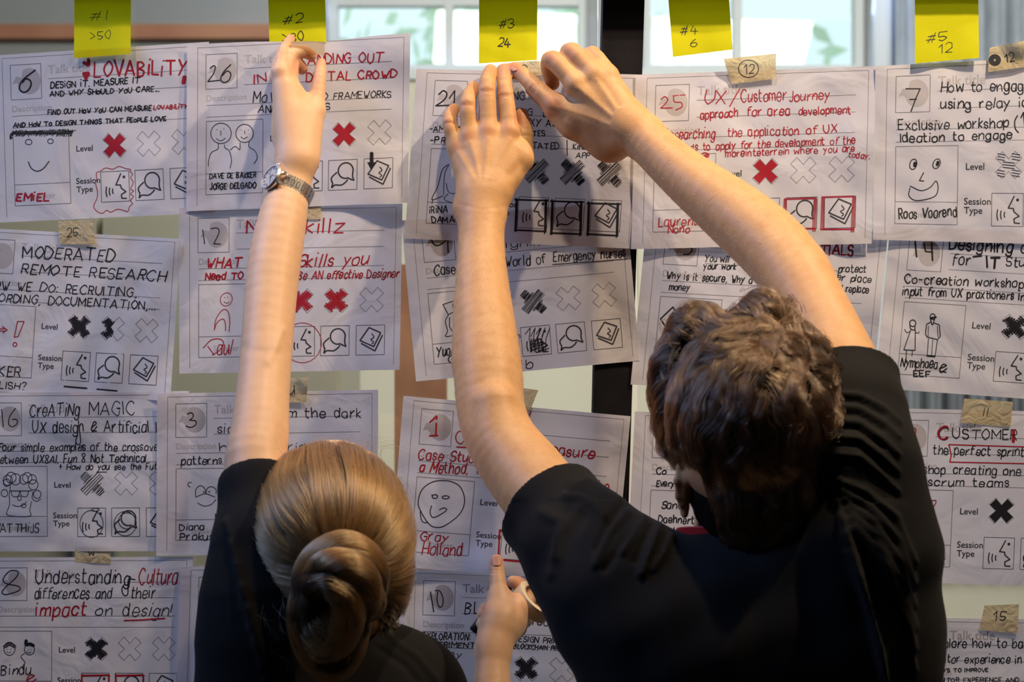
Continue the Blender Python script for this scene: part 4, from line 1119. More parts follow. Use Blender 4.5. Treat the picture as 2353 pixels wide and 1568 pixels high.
# ------------------------------------------------------------------ people
def skin_mat(name, c1, c2, cred, bump=.25):
    m = mat(name, c1, .48)
    n, l, b, o = nodes(m)
    b.inputs['Subsurface Weight'].default_value = .12
    b.inputs['Subsurface Radius'].default_value = (.012, .005, .003)
    b.inputs['Subsurface Scale'].default_value = 1.0
    b.inputs['Specular IOR Level'].default_value = .35
    g = n.new('ShaderNodeNewGeometry')
    nz = n.new('ShaderNodeTexNoise'); nz.inputs['Scale'].default_value = 55; nz.inputs['Detail'].default_value = 6; nz.inputs['Roughness'].default_value = .65
    l.new(g.outputs['Position'], nz.inputs['Vector'])
    cr = n.new('ShaderNodeValToRGB'); cr.color_ramp.elements[0].position = .3; cr.color_ramp.elements[1].position = .7
    cr.color_ramp.elements[0].color = (*c1, 1); cr.color_ramp.elements[1].color = (*c2, 1)
    l.new(nz.outputs['Fac'], cr.inputs['Fac'])
    at = n.new('ShaderNodeAttribute'); at.attribute_name = 'pigment'
    mc = n.new('ShaderNodeMix'); mc.data_type = 'RGBA'; mc.inputs[7].default_value = (*cred, 1)
    l.new(at.outputs['Fac'], mc.inputs[0]); l.new(cr.outputs['Color'], mc.inputs[6])
    # freckles
    vo = n.new('ShaderNodeTexVoronoi'); vo.inputs['Scale'].default_value = 95; vo.inputs['Randomness'].default_value = 1
    l.new(g.outputs['Position'], vo.inputs['Vector'])
    f2 = n.new('ShaderNodeMapRange'); f2.inputs['From Min'].default_value = .05; f2.inputs['From Max'].default_value = .11; f2.inputs['To Min'].default_value = .14; f2.inputs['To Max'].default_value = 0
    l.new(vo.outputs['Distance'], f2.inputs['Value'])
    m2 = n.new('ShaderNodeMix'); m2.data_type = 'RGBA'; m2.inputs[7].default_value = (.30, .13, .06, 1)
    l.new(f2.outputs[0], m2.inputs[0]); l.new(mc.outputs[2], m2.inputs[6]); l.new(m2.outputs[2], b.inputs['Base Color'])
    n2 = n.new('ShaderNodeTexNoise'); n2.inputs['Scale'].default_value = 700; n2.inputs['Detail'].default_value = 4
    n3 = n.new('ShaderNodeTexVoronoi'); n3.inputs['Scale'].default_value = 900
    l.new(g.outputs['Position'], n2.inputs['Vector']); l.new(g.outputs['Position'], n3.inputs['Vector'])
    ad = n.new('ShaderNodeMath'); ad.operation = 'ADD'; l.new(n2.outputs['Fac'], ad.inputs[0]); l.new(n3.outputs['Distance'], ad.inputs[1])
    bp = n.new('ShaderNodeBump'); bp.inputs['Strength'].default_value = bump; bp.inputs['Distance'].default_value = .0006
    l.new(ad.outputs[0], bp.inputs['Height']); l.new(bp.outputs['Normal'], b.inputs['Normal'])
    return m
M_skin_m = skin_mat('man_skin', (.60, .325, .140), (.68, .40, .190), (.56, .21, .11), .20)
M_skin_w = skin_mat('woman_skin', (.70, .43, .255), (.76, .49, .305), (.66, .29, .17), .08)
def nail_mat(nm, c):
    m = mat(nm, c, .28); m.node_tree.nodes['Principled BSDF'].inputs['Subsurface Weight'].default_value = .1; return m
M_nail = nail_mat('fingernail_pink', (.60, .29, .20))
def cloth_mat(nm, c, sc=1300):
    m = mat(nm, c, .85)
    n, l, b, o = nodes(m)
    b.inputs['Sheen Weight'].default_value = .03; b.inputs['Sheen Roughness'].default_value = .5; b.inputs['Specular IOR Level'].default_value = .2
    g = n.new('ShaderNodeNewGeometry'); w = n.new('ShaderNodeTexNoise'); w.inputs['Scale'].default_value = sc; w.inputs['Detail'].default_value = 2
    l.new(g.outputs['Position'], w.inputs['Vector'])
    bp = n.new('ShaderNodeBump'); bp.inputs['Strength'].default_value = .3; bp.inputs['Distance'].default_value = .0005
    l.new(w.outputs['Fac'], bp.inputs['Height']); l.new(bp.outputs['Normal'], b.inputs['Normal'])
    return m
M_shirt = cloth_mat('black_cotton', (.0060, .0057, .0062))
M_trouser = cloth_mat('dark_denim', (.03, .035, .06))
M_shoe = mat('shoe_leather', (.03, .025, .02), .5)
def hair_mat(nm, c, rough=.3, var=.25):
    m = bpy.data.materials.new(nm); m.use_nodes = True
    n, l, b, o = nodes(m); n.remove(b)
    h = n.new('ShaderNodeBsdfHairPrincipled')
    h.parametrization = 'COLOR'
    h.inputs['Color'].default_value = (*c, 1)
    h.inputs['Roughness'].default_value = rough
    h.inputs['Radial Roughness'].default_value = .45
    if 'Random Roughness' in h.inputs: h.inputs['Random Roughness'].default_value = .3
    hi = n.new('ShaderNodeHairInfo')
    mp = n.new('ShaderNodeMapRange'); mp.inputs['To Min'].default_value = 1 - var; mp.inputs['To Max'].default_value = 1 + var * 1.3
    l.new(hi.outputs['Random'], mp.inputs['Value'])
    hs = n.new('ShaderNodeHueSaturation'); hs.inputs['Color'].default_value = (*c, 1)
    l.new(mp.outputs[0], hs.inputs['Value']); l.new(hs.outputs['Color'], h.inputs['Color'])
    l.new(h.outputs[0], o.inputs[0])
    return m
M_hair_m = hair_mat('man_brown_hair', (.050, .027, .014), .22, .7)
M_hair_w = hair_mat('woman_dark_blonde_hair', (.20, .105, .040), .22, .55)
M_hair_fine = hair_mat('fine_golden_hair', (.50, .28, .12), .3, .3)
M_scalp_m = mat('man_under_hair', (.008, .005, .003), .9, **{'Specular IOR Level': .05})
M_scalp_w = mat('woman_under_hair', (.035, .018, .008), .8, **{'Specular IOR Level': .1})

X3 = Vector((1, 0, 0)); Y3 = (0, 1, 0)
def head_prims(C, tilt, w, long=1.0):
    c, s_ = math.cos(tilt), math.sin(tilt)
    f = Vector((0, c, s_)); u = Vector((0, -s_, c))
    H = lambda x, a, b: C + X3 * x + f * a + u * b
    k = w / .078
    cran = U(.02 * k, Pr(H(0, -.030 * k, .005 * k), H(0, .028 * k, .012 * k), .077 * k), Pr(H(0, .04 * k, .01 * k), H(0, .045 * k, .04 * k), .062 * k),
             Pr(H(0, .05 * k, -.06 * k), H(0, .07 * k, -.098 * k), .045 * k, .026 * k), Pr(H(-.03 * k, .03 * k, -.06 * k), H(-.028 * k, .055 * k, -.085 * k), .036 * k, .025 * k), Pr(H(.03 * k, .03 * k, -.06 * k), H(.028 * k, .055 * k, -.085 * k), .036 * k, .025 * k),
             Pr(H(-.036 * k, .076 * k, -.03 * k), H(-.03 * k, .074 * k, -.045 * k), .026 * k), Pr(H(.036 * k, .076 * k, -.03 * k), H(.03 * k, .074 * k, -.045 * k), .026 * k))
    sock = U(.01, Pr(H(-.031 * k, .106 * k, -.006 * k), H(-.030 * k, .106 * k, -.006 * k), .015 * k), Pr(H(.031 * k, .106 * k, -.006 * k), H(.030 * k, .106 * k, -.006 * k), .015 * k))
    face = SUB(.010, cran, sock)
    feats = U(.006, face, Pr(H(0, .100 * k, .000), H(0, .117 * k, -.036 * k), .007 * k, .010 * k), Pr(H(-.011 * k, .105 * k, -.038 * k), H(.011 * k, .105 * k, -.038 * k), .0085 * k),
              Pr(H(-.018 * k, .096 * k, -.061 * k), H(.018 * k, .096 * k, -.061 * k), .0055 * k), Pr(H(-.015 * k, .096 * k, -.070 * k), H(.015 * k, .096 * k, -.070 * k), .0065 * k),
              Pr(H(-.040 * k, .098 * k, .014 * k), H(.040 * k, .098 * k, .014 * k), .010 * k))
    return feats, H, f, u

def ear(cx, sgn, k=1.0, tilt=0):
    """ear: flattened shell with rim and lobe, centre cx"""
    n = Vector((1, -.35 * sgn, 0)) if sgn < 0 else Vector((1, .35, 0))
    up = Vector((0, -.25, .97)); bk = Vector((sgn * .35, -.9, -.1))
    q = lambda a, b, c=0: cx + up * a * k + bk * b * k + X3 * sgn * c * k
    rim = []
    pts = [q(-.012, -.004, .002), q(.010, -.006, .003), q(.024, .002, .004), (q(.024, .013, .006)), q(.010, .019, .007), q(-.008, .015, .006), q(-.022, .005, .003)]
    for a, b in zip(pts[:-1], pts[1:]): rim.append(Pr(a, b, .0036 * k))
    rim.append(Pr(q(.012, .013, .004), q(-.010, .010, .004), .0125 * k, .010 * k, n, .42))
    return U(.004, Pr(q(.016, .006, .002), q(-.010, .004, .002), .016 * k, .011 * k, n, .35), Pr(q(-.022, .003, .003), q(-.028, .003, .003), .0075 * k, .0065 * k, n, .6), *rim)

def pigment(ob, V, spots):
    x, y = to_px(V)
    p = np.zeros(len(V))
    for sx, sy, r, a in spots:
        q = np.hypot(x - sx, y - sy) / r
        p = np.maximum(p, a * np.clip(1 - q, 0, 1) ** .8)
    at = ob.data.attributes.new('pigment', 'FLOAT', 'POINT')
    at.data.foreach_set('value', p.astype(np.float32))

def crease(V, N, lines, gate=None):
    """folds: (polyline px, half-width px, amplitude m, dmin, dmax)"""
    x, y = to_px(V); d = -V[:, 1]
    off = np.zeros(len(V))
    front = np.clip(-N[:, 1] * 1.5 + .2, 0, 1)
    for pts, w, a, d0, d1 in lines:
        q = seg_dist(x, y, pts) / w
        off += a * np.exp(-q * q) * ((d > d0) & (d < d1)) * front
    return V + N * off[:, None]

def nail(parent, tip, back, out, w, m=None):
    """curved plate: tip and back are the ends of the nail, out the outward normal"""
    tip, back, out = Vector(tip), Vector(back), Vector(out).normalized()
    ax = (tip - back); L = ax.length; ax.normalize(); sd = ax.cross(out).normalized(); out = sd.cross(ax).normalized()
    v, f = [], []; n1, n2 = 8, 8
    for i in range(n1 + 1):
        for j in range(n2 + 1):
            a = -1 + 2 * i / n1; b = -1 + 2 * j / n2
            sx = a * math.sqrt(max(0, 1 - .45 * b * b)); sy = b * math.sqrt(max(0, 1 - .40 * a * a))
            v.append((tip + back) / 2 + ax * sy * L / 2 * 1.1 + sd * sx * w - out * (abs(sx) ** 2) * w * .35)
    for i in range(n1):
        for j in range(n2):
            a = i * (n2 + 1) + j; f.append((a, a + 1, a + n2 + 2, a + n2 + 1))
    o = mesh('fingernail', v, f, m or M_nail, parent, True)
    md = o.modifiers.new('thickness', 'SOLIDIFY'); md.thickness = .0006; md.offset = 0
    return o

# ================================================================== MAN
man = empty('person', (P(1730, 0, .42).x, -.42, 0), label='person with wavy brown hair in a black T-shirt, both arms raised to the wall', category='person')
MO = man.location.copy()
def under(o, root):
    """keep world placement of geometry built in world coordinates"""
    o.matrix_parent_inverse = Matrix.Translation(-root.location)
    return o
handA = U(.008,
    U(.013,
      Pr(P(1124, 442, .060), P(1170, 307, .043), .0185, .0125), Pr(P(1112, 442, .061), P(1122, 305, .046), .020, .0125),
      Pr(P(1100, 442, .059), P(1079, 315, .043), .019, .0120), Pr(P(1088, 442, .055), P(1049, 342, .038), .0175, .0115),
      Pr(P(1148, 432, .054), P(1200, 366, .040), .0190, .0150), Pr(P(1150, 410, .048), P(1186, 350, .042), .016, .012),
      Pr(P(1110, 400, .040), P(1118, 350, .034), .030, .026, Y3, .5)),
    # extensor tendons and knuckles
    U(.003, Pr(P(1119, 415, .0445), P(1123, 318, .0352), .0036, .0040), Pr(P(1101, 415, .0445), P(1082, 328, .0350), .0034, .0038), Pr(P(1135, 412, .0445), P(1168, 322, .0350), .0034, .0040), Pr(P(1094, 415, .042), P(1054, 350, .0330), .0030, .0034),
      Pr(P(1123, 300, .036), P(1123, 296, .036), .0078), Pr(P(1171, 303, .035), P(1171, 300, .035), .0078), Pr(P(1080, 312, .034), P(1080, 308, .034), .0075), Pr(P(1049, 338, .032), P(1049, 334, .032), .0070)),
    U(.0018,
      chain([(1171, 300, .042, .0118), (1162, 218, .034, .0104), (1158, 181, .025, .0090), (1156, 160, .019, .0078)]),
      chain([(1122, 300, .044, .0118), (1119, 207, .037, .0112), (1123, 175, .026, .0098), (1127, 161, .019, .0080)]),
      chain([(1079, 312, .042, .0112), (1075, 238, .040, .0104), (1084, 210, .024, .0090), (1088, 200, .016, .0078)]),
      chain([(1049, 340, .038, .0105), (1033, 281, .036, .0092), (1040, 256, .022, .0080), (1044, 250, .015, .0070)]),
      chain([(1200, 366, .040, .0130), (1206, 312, .030, .0108), (1202, 278, .023, .0095), (1198, 262, .018, .0080)])))
armA = U(.010, Pr(P(1110, 455, .060), P(1106, 485, .064), .0330, .0310, Y3, .72), Pr(P(1066, 478, .056), P(1068, 482, .056), .0145),
    chain([(1107, 485, .064, .0295), (1106, 565, .085, .0292), (1108, 655, .115, .0330), (1115, 755, .150, .0374), (1122, 855, .183, .0406), (1129, 945, .210, .0400), (1154, 1015, .238, .0410), (1208, 1090, .270, .0448), (1285, 1185, .325, .0465), (1440, 1350, .41, .055)], m=4),
    Pr(P(1085, 700, .125), P(1088, 840, .175), .020, .024), Pr(P(1140, 930, .235), P(1146, 985, .250), .024, .020))
handB = U(.008,
    U(.013,
      Pr(P(1430, 300, .068), P(1276, 243, .050), .0200, .0135), Pr(P(1432, 285, .070), P(1324, 197, .062), .0200, .0140), Pr(P(1440, 275, .070), P(1367, 177, .063), .0195, .0135),
      Pr(P(1448, 268, .066), P(1398, 178, .058), .0175, .0130), Pr(P(1410, 325, .055), P(1318, 283, .045), .0200, .0185), Pr(P(1400, 320, .048), P(1340, 250, .045), .030, .026, Y3, .6),
      Pr(P(1318, 283, .045), P(1275, 252, .036), .0170, .0135)),
    U(.004, Pr(P(1412, 268, .0525), P(1328, 202, .0510), .0036, .0042), Pr(P(1422, 256, .0520), P(1370, 184, .0520), .0034, .0040), Pr(P(1400, 285, .0525), P(1288, 245, .0420), .0034, .0040),
      Pr(P(1277, 238, .043), P(1274, 236, .043), .0075), Pr(P(1324, 190, .054), P(1321, 187, .054), .0085), Pr(P(1367, 168, .056), P(1365, 165, .056), .0080)),
    U(.0045,
      chain([(1276, 241, .050, .0125), (1229, 200, .040, .0112), (1204, 175, .028, .0095), (1184, 157, .019, .0082)]),
      chain([(1323, 191, .062, .0130), (1271, 138, .048, .0122), (1262, 158, .030, .0108), (1270, 192, .020, .0090)]),
      chain([(1366, 171, .063, .0128), (1314, 119, .049, .0122), (1305, 140, .030, .0108), (1310, 176, .020, .0090)]),
      chain([(1398, 172, .059, .0120), (1361, 126, .046, .0113), (1353, 145, .030, .0095), (1352, 172, .020, .0085)]),
      chain([(1318, 283, .042, .0160), (1262, 240, .028, .0115), (1222, 205, .018, .0085)])))
armB = U(.010, Pr(P(1440, 290, .068), P(1475, 312, .074), .0285, .0280, Y3, .8), Pr(P(1465, 285, .066), P(1468, 288, .066), .0135),
    chain([(1475, 312, .074, .0270), (1530, 365, .095, .0295), (1592, 418, .120, .0335), (1690, 495, .160, .0400), (1772, 566, .200, .0425), (1828, 635, .238, .0405), (1868, 705, .272, .0390), (1918, 800, .320, .0385), (1953, 890, .370, .0405), (1985, 1080, .43, .052)], m=4),
    Pr(P(1850, 612, .235), P(1872, 640, .245), .024, .020))
Cm = P(1725, 1015, .405)
headm, Hm, fm, um = head_prims(Cm, math.radians(18), .078)
body_m = U(.012, handA, armA, handB, armB, headm,
    Pr(Hm(0, .000, -.05), P(1700, 1290, .395), .052, .052), Pr(P(1480, 1390, .40), P(1930, 1290, .41), .045, .045), Pr(P(1720, 1620, .41), P(1725, 1900, .41), .10, .10, Y3, .55))
ear_m = U(.004, ear(Cm + Vector((-.066, -.010, -.046)), -1), ear(Cm + Vector((.078, -.004, -.048)), 1))
body_m = U(.005, body_m, ear_m)
lo = P(1000, 0, 0); V, F = sdf_mesh(body_m, (P(990, 0, 0).x, -.62, 1.15), (P(2250, 0, .4).x, .0, 2.24), .0018)
N = vnormals(V, F)
# skin creases over the finger joints and wrists
cm = []
for (x, y, l) in ((1162, 218, 13), (1162, 223, 12), (1119, 207, 14), (1119, 212, 13), (1075, 238, 12), (1075, 243, 11), (1158, 183, 9), (1033, 283, 10), (1206, 312, 10)):
    cm.append(([(x - l, y + 1), (x, y - 1), (x + l, y + 1)], 1.8, -.0007, 0, .08))
for k in (-4, 1, 5): cm.append(([(1222 + k, 210 + k), (1238 + k, 190 + k)], 1.8, -.0007, 0, .08))
cm += [([(1058, 470), (1110, 482), (1165, 474)], 4.0, -.0003, 0, .12), ([(1060, 700), (1075, 900)], 30, .0012, 0, .3)]
for q, a in (([(1126, 408), (1150, 360), (1171, 320)], .0007), ([(1113, 405), (1123, 320)], .0008), ([(1100, 405), (1090, 360), (1081, 328)], .0007), ([(1090, 410), (1070, 380), (1053, 352)], .0005),
             ([(1398, 285), (1340, 262), (1292, 246)], .0007), ([(1408, 268), (1365, 232), (1330, 202)], .0008), ([(1420, 258), (1395, 218), (1371, 184)], .0007)):
    cm.append((q, 5.5, a, 0, .09))
for q in ([(1122, 400), (1138, 355), (1148, 318)], [(1106, 400), (1106, 360), (1102, 322)], [(1094, 402), (1080, 370), (1067, 345)], [(1400, 277), (1352, 245), (1312, 224)], [(1412, 264), (1380, 225), (1350, 192)], [(1428, 252), (1405, 215), (1388, 190)]):
    cm.append((q, 9, -.0009, 0, .09))
cm += [([(1176, 400), (1196, 380), (1205, 395)], 13, -.0016, 0, .09), ([(1060, 560), (1058, 640)], 14, .0008, 0, .2), ([(1395, 315), (1340, 300), (1300, 270)], 12, -.0010, 0, .09)]
V2 = crease(V, N, cm)
body = np_mesh('body', V2, F, M_skin_m)
body.parent = man; under(body, man)
pigment(body, V2, [(1171, 300, 26, .55), (1123, 298, 26, .55), (1080, 310, 24, .5), (1049, 338, 22, .5), (1162, 216, 22, .5), (1119, 206, 22, .5), (1075, 238, 20, .55), (1033, 281, 20, .6), (1156, 160, 22, .55), (1127, 160, 20, .55),
    (1197, 268, 30, .9), (1176, 152, 34, 1.0), (1274, 237, 34, .75), (1267, 132, 28, .5), (1312, 115, 28, .5), (1360, 120, 26, .5), (1271, 195, 22, 1.0), (1225, 196, 24, .4), (1585, 1130, 45, .8), (1060, 480, 30, .3), (1850, 640, 40, .25), (1043, 250, 20, .6), (1088, 200, 22, .5)])
BM_V, BM_N = V2, N

# nails
def P_n(px, py, d): return P(px, py, d)
for (tx, ty, td, bx_, by_, bd, w) in ((1156, 151, .0235, 1157, 166, .0285, .0055), (1127, 152, .0235, 1125, 167, .0300, .0056), (1196, 254, .024, 1200, 270, .030, .0060)):
    a = P(tx, ty, td); b = P(bx_, by_, bd)
    under(nail(man, a, b, (0, -1, .45), w), man)
under(nail(man, P(1176, 150, .0255), P(1188, 160, .0315), (.1, -1, .5), .0055), man)
# eyes (on the side turned to the wall)
M_eye = mat('eye_white', (.8, .78, .75), .2); M_iris = mat('eye_iris', (.10, .07, .04), .2)
def eyes(root, H, f, k):
    for sg in (-1, 1):
        c = H(sg * .031 * k, .083 * k, -.006 * k); b = MB()
        def ball(b, c, r, n=10):
            n0 = len(b.v)
            for i in range(n + 1):
                th = math.pi * i / n
                for j in range(2 * n): b.v.append(c + Vector((math.sin(th) * math.cos(math.pi * j / n), math.cos(th), math.sin(th) * math.sin(math.pi * j / n))) * r)
            for i in range(n):
                for j in range(2 * n):
                    a = n0 + i * 2 * n + j; e = n0 + i * 2 * n + (j + 1) % (2 * n); b.f.append((a, e, e + 2 * n, a + 2 * n))
        ball(b, c, .0118 * k)
        e = b.build('eye', M_eye, root, True); under(e, root)
        b = MB(); ball(b, c + f * .0066 * k, .0060 * k)
        i_ = b.build('iris', M_iris, e, True)
eyes(man, Hm, fm, 1.0)

# T-shirt
def arm_cut(a, b, ra, rb, o):
    """sleeve capsule a->b clipped at its opening plane through a, hollowed for the arm"""
    n = (Vector(a) - Vector(b)).normalized()
    return n
SL0, SL1 = P(1257, 1160, .310), P(1345, 1268, .36)
nl = (SL0 - SL1).normalized()
sleeveA = INT(.002, U(.02, Pr(SL0 + nl * .05, SL0, .054, .0555), Pr(SL0, SL1, .0555, .066), Pr(SL1, P(1430, 1365, .40), .066, .080)), Pl(SL0, nl))
SR0, SR1 = P(1948, 862, .350), P(1952, 960, .395)
nr = (SR0 - P(1962, 1080, .42)).normalized()
nr = (nr + Vector((0, 0, .0))).normalized()
sleeveB = INT(.002, U(.02, Pr(SR0 + nr * .05, SR0, .045, .050), Pr(SR0, P(1945, 960, .395), .050, .060), Pr(P(1945, 960, .395), P(1946, 1080, .425), .060, .073)), Pl(SR0, nr))
torso = U(.03, Pr(P(1430, 1365, .40), P(1500, 1450, .415), .080, .086), Pr(P(1500, 1450, .415), P(1560, 1640, .42), .086, .090), Pr(P(1560, 1640, .42), P(1600, 2250, .41), .090, .085),
    Pr(P(1946, 1080, .425), P(1952, 1260, .430), .073, .086), Pr(P(1952, 1260, .430), P(1955, 1470, .425), .086, .089), Pr(P(1955, 1470, .425), P(1935, 1700, .42), .089, .088), Pr(P(1935, 1700, .42), P(1850, 2250, .41), .088, .085),
    Pr(P(1600, 1378, .43), P(1700, 1370, .435), .056, .060), Pr(P(1700, 1370, .43), P(1880, 1275, .435), .060, .060), Pr(P(1650, 1500, .42), P(1800, 1480, .42), .10, .10), Pr(P(1670, 1750, .42), P(1800, 1750, .42), .10, .10), Pr(P(1680, 2250, .41), P(1780, 2250, .41), .11, .11),
    Pr(P(1668, 1372, .425), P(1800, 1330, .43), .058, .062))
shirt_t = U(.02, torso, sleeveA, sleeveB)
inner = U(.004, chain([(1154, 1015, .238, .0440), (1208, 1090, .270, .0480), (1262, 1160, .310, .0500), (1310, 1215, .342, .0470)]),
          Pr(P(1868, 700, .270), P(1935, 850, .345), .042, .0435), Pr(P(1935, 850, .345), P(1955, 920, .38), .0435, .041))
neck_h = Pr(Hm(0, .0, -.04), P(1690, 1235, .385), .056, .058)
shirt_t = SUB(.002, SUB(.002, shirt_t, inner), U(.002, neck_h, Pr(P(1690, 1180, .30), P(1690, 1250, .34), .055, .055)))
V, F = sdf_mesh(shirt_t, (P(1100, 0, .3).x, -.66, .90), (P(2300, 0, .4).x, -.2, 2.0), .0032)
N = vnormals(V, F)
fold = []
def fl(pts, w, a): fold.append((pts, w, a, .2, .7))
fl([(1390, 1190), (1345, 1150), (1300, 1140)], 9, .0040); fl([(1430, 1160), (1400, 1200), (1370, 1260)], 9, -.004); fl([(1440, 1175), (1400, 1225), (1370, 1300)], 9, .0045); fl([(1470, 1195), (1430, 1250), (1390, 1310)], 8, -.004)
fl([(1480, 1190), (1462, 1210), (1430, 1270)], 8, .006); fl([(1495, 1210), (1480, 1240), (1460, 1290)], 6, -.005); fl([(1515, 1210), (1500, 1250), (1475, 1320)], 8, .006); fl([(1540, 1235), (1525, 1275), (1500, 1310)], 7, .004)
fl([(1250, 1180), (1290, 1200), (1280, 1280)], 14, .003); fl([(1330, 1170), (1290, 1230), (1270, 1320)], 12, .0025)
for i, (y0, y1) in enumerate(((905, 925), (935, 960), (968, 1000), (1005, 1040), (1045, 1085))):
    fl([(1925, y0), (1975, y0 + 4), (2030, y1 + 12), (2065, y1 + 45)], 6, .0032); fl([(1925, y0 + 14), (1975, y0 + 18), (2030, y1 + 28)], 5, -.0028)
for k in range(6): fl([(1930 + k * 6, 1105 + k * 22), (1990 + k * 8, 1130 + k * 34), (2060 + k * 4, 1190 + k * 50), (2100, 1290 + k * 50)], 8, .0038)
for k in range(5): fl([(1925 + k * 8, 1150 + k * 40), (1960 + k * 8, 1260 + k * 30), (2000 + k * 5, 1420 + k * 20), (2030, 1560)], 9, .0032)
V = crease(V, N, fold)
x, y = to_px(V)
V = V + N * (.0016 * np.sin(x / 31 + y / 57) * np.sin(y / 43 - x / 71))[:, None] * ((y > 1150)[:, None])
o = np_mesh('t_shirt', V, F, M_shirt, label='black cotton T-shirt'); o.parent = man; under(o, man)
# hem stitching line on the left sleeve
sv = []
ctr = SL0 - nl * .016
u1 = nl.cross(Vector((0, 1, 0))).normalized(); u2 = nl.cross(u1).normalized()
b = MB(); b.tube([ctr + (u1 * math.cos(a) + u2 * math.sin(a)) * .0555 for a in np.linspace(0, 2 * math.pi, 50)], .0005, 6, cap=False); o = b.build('sleeve_seam', M_shirt, man, True); under(o, man)
# trousers and shoes
def lower(root, x, y, hip, w, nm):
    L = []
    for sg in (-1, 1):
        L.append(Pr((x + sg * w * .5, y, hip), (x + sg * w * .55, y - .01, hip * .5), w * .62, w * .42)); L.append(Pr((x + sg * w * .55, y - .01, hip * .5), (x + sg * w * .6, y - .02, .11), w * .42, w * .33))
    L.append(Pr((x - w * .4, y, hip + .03), (x + w * .4, y, hip + .03), w * .66))
    V, F = sdf_mesh(U(.02, *L), (x - .4, y - .3, .0), (x + .4, y + .3, hip + .3), .008)
    o = np_mesh('trousers', V, F, M_trouser, label='dark blue trousers'); o.parent = root; under(o, root)
    for sg in (-1, 1):
        t = U(.02, Pr((x + sg * w * .6, y - .03, .045), (x + sg * w * .7, y + .16, .038), .042, .036, (0, 0, 1), .9), Pr((x + sg * w * .6, y - .03, .05), (x + sg * w * .6, y - .02, .12), .040, .042))
        V, F = sdf_mesh(INT(.004, t, Pl((0, 0, .002), (0, 0, -1))), (x - .4, y - .3, -.02), (x + .4, y + .3, .25), .006)
        V = V[:]; o = np_mesh('shoe', V, F, M_shoe); o.parent = root; under(o, root)
lower(man, P(1725, 0, .41).x, -.41, .93, .17, 'm')
# red lanyard
M_lan = mat('red_woven_strap', (.50, .008, .010), .6)
n_, l_, b_, o_ = nodes(M_lan)
lan = empty('lanyard', P(1640, 1245, .45), label='red ribbed lanyard strap round the man\'s neck', category='lanyard')
c0 = P(1695, 1250, .392); v, f = [], []
na = 48
for i in range(na + 1):
    a = 2 * math.pi * i / na
    for j in range(11):
        w = (j - 5) / 5 * .0085
        rr = .0605 + .0006 * (j % 2) + .0020 * (j / 10)
        v.append(c0 + Vector((rr * math.cos(a) * 1.03, -rr * math.sin(a) * .98, .012 * math.sin(a) * 1.0 + w + .004 - .004 * math.cos(a))) - lan.location)
for i in range(na):
    for j in range(10):
        a = i * 11 + j; f.append((a, a + 1, a + 12, a + 11))
o = mesh('strap', v, f, M_lan, lan, True); md = o.modifiers.new('thickness', 'SOLIDIFY'); md.thickness = .0012
b = MB(); b.tube([c0 + Vector((-.03, .058, -.005)) - lan.location, c0 + Vector((-.012, .12, -.16)) - lan.location, c0 + Vector((0, .125, -.30)) - lan.location], .003, 8)
b.tube([c0 + Vector((.03, .058, -.005)) - lan.location, c0 + Vector((.012, .12, -.16)) - lan.location, c0 + Vector((0, .125, -.30)) - lan.location], .003, 8); b.build('front_strap', M_lan, lan, True)

# ------------------------------------------------------------------ hair growth
def grow(core, roots, dirf, steps, step, lift, curl, nchild, spread, conv, rg, kids_curl=1.0, stop=None):
    """march guide strands over the surface of a core shape, then fan children around them"""
    def sd(p): return ev(core, p, None, 0)
    def grad(p):
        e = 1e-3; g = np.stack([sd(p + np.eye(3)[k] * e) - sd(p - np.eye(3)[k] * e) for k in range(3)], -1)
        return g / (np.linalg.norm(g, axis=-1, keepdims=True) + 1e-9)
    n = len(roots); p = roots.copy(); path = []; alive = np.ones(n, bool); lens = np.full(n, steps + 1)
    lf = rg.uniform(.4, 1.0, n) * lift; ph = rg.uniform(0, 6.28, n); om = rg.uniform(.6, 1.6, n)
    for i in range(steps + 1):
        g = grad(p); t = i / steps
        d = dirf(p, t); d = d - (d * g).sum(-1, keepdims=True) * g; d /= np.linalg.norm(d, axis=-1, keepdims=True) + 1e-9
        side = np.cross(g, d)
        A = curl * t
        q = p + side * (A * np.sin(om * 6.28 * t + ph))[:, None] + g * (A * .6 * np.cos(om * 6.28 * t + ph))[:, None]
        path.append((q.copy(), side, g))
        if stop is not None:
            hit = stop(p) & alive; lens[hit] = i + 1; alive &= ~hit
        pn = p + d * step
        tgt = .0015 + lf * math.sin(math.pi * min(1, t * 1.15 + .03))
        g2 = grad(pn); pn = pn - g2 * (sd(pn) - tgt)[:, None]
        p = np.where(alive[:, None], pn, p)
    Q = np.stack([a for a, _, _ in path], 1); Sd = np.stack([b for _, b, _ in path], 1); Gd = np.stack([c for _, _, c in path], 1)
    out = []
    for i in range(n):
        m = lens[i]
        if m < 4: continue
        q = Q[i, :m]; s1 = Sd[i, :m]; g1 = Gd[i, :m]; t = np.linspace(0, 1, m)[:, None]
        for c in range(nchild):
            a, b_ = rg.normal(0, spread, 2); k = (1 - conv * t)
            fr = rg.uniform(0, 6.28); wv = rg.normal(0, .0010) * kids_curl
            cut = int(m * rg.uniform(.7, 1.0)) if m > 6 else m
            st = q + s1 * (a * k) + g1 * (abs(b_) * k * .5) + s1 * wv * np.sin(t * 7 + fr)
            out.append(st[:max(cut, 4)])
    return out
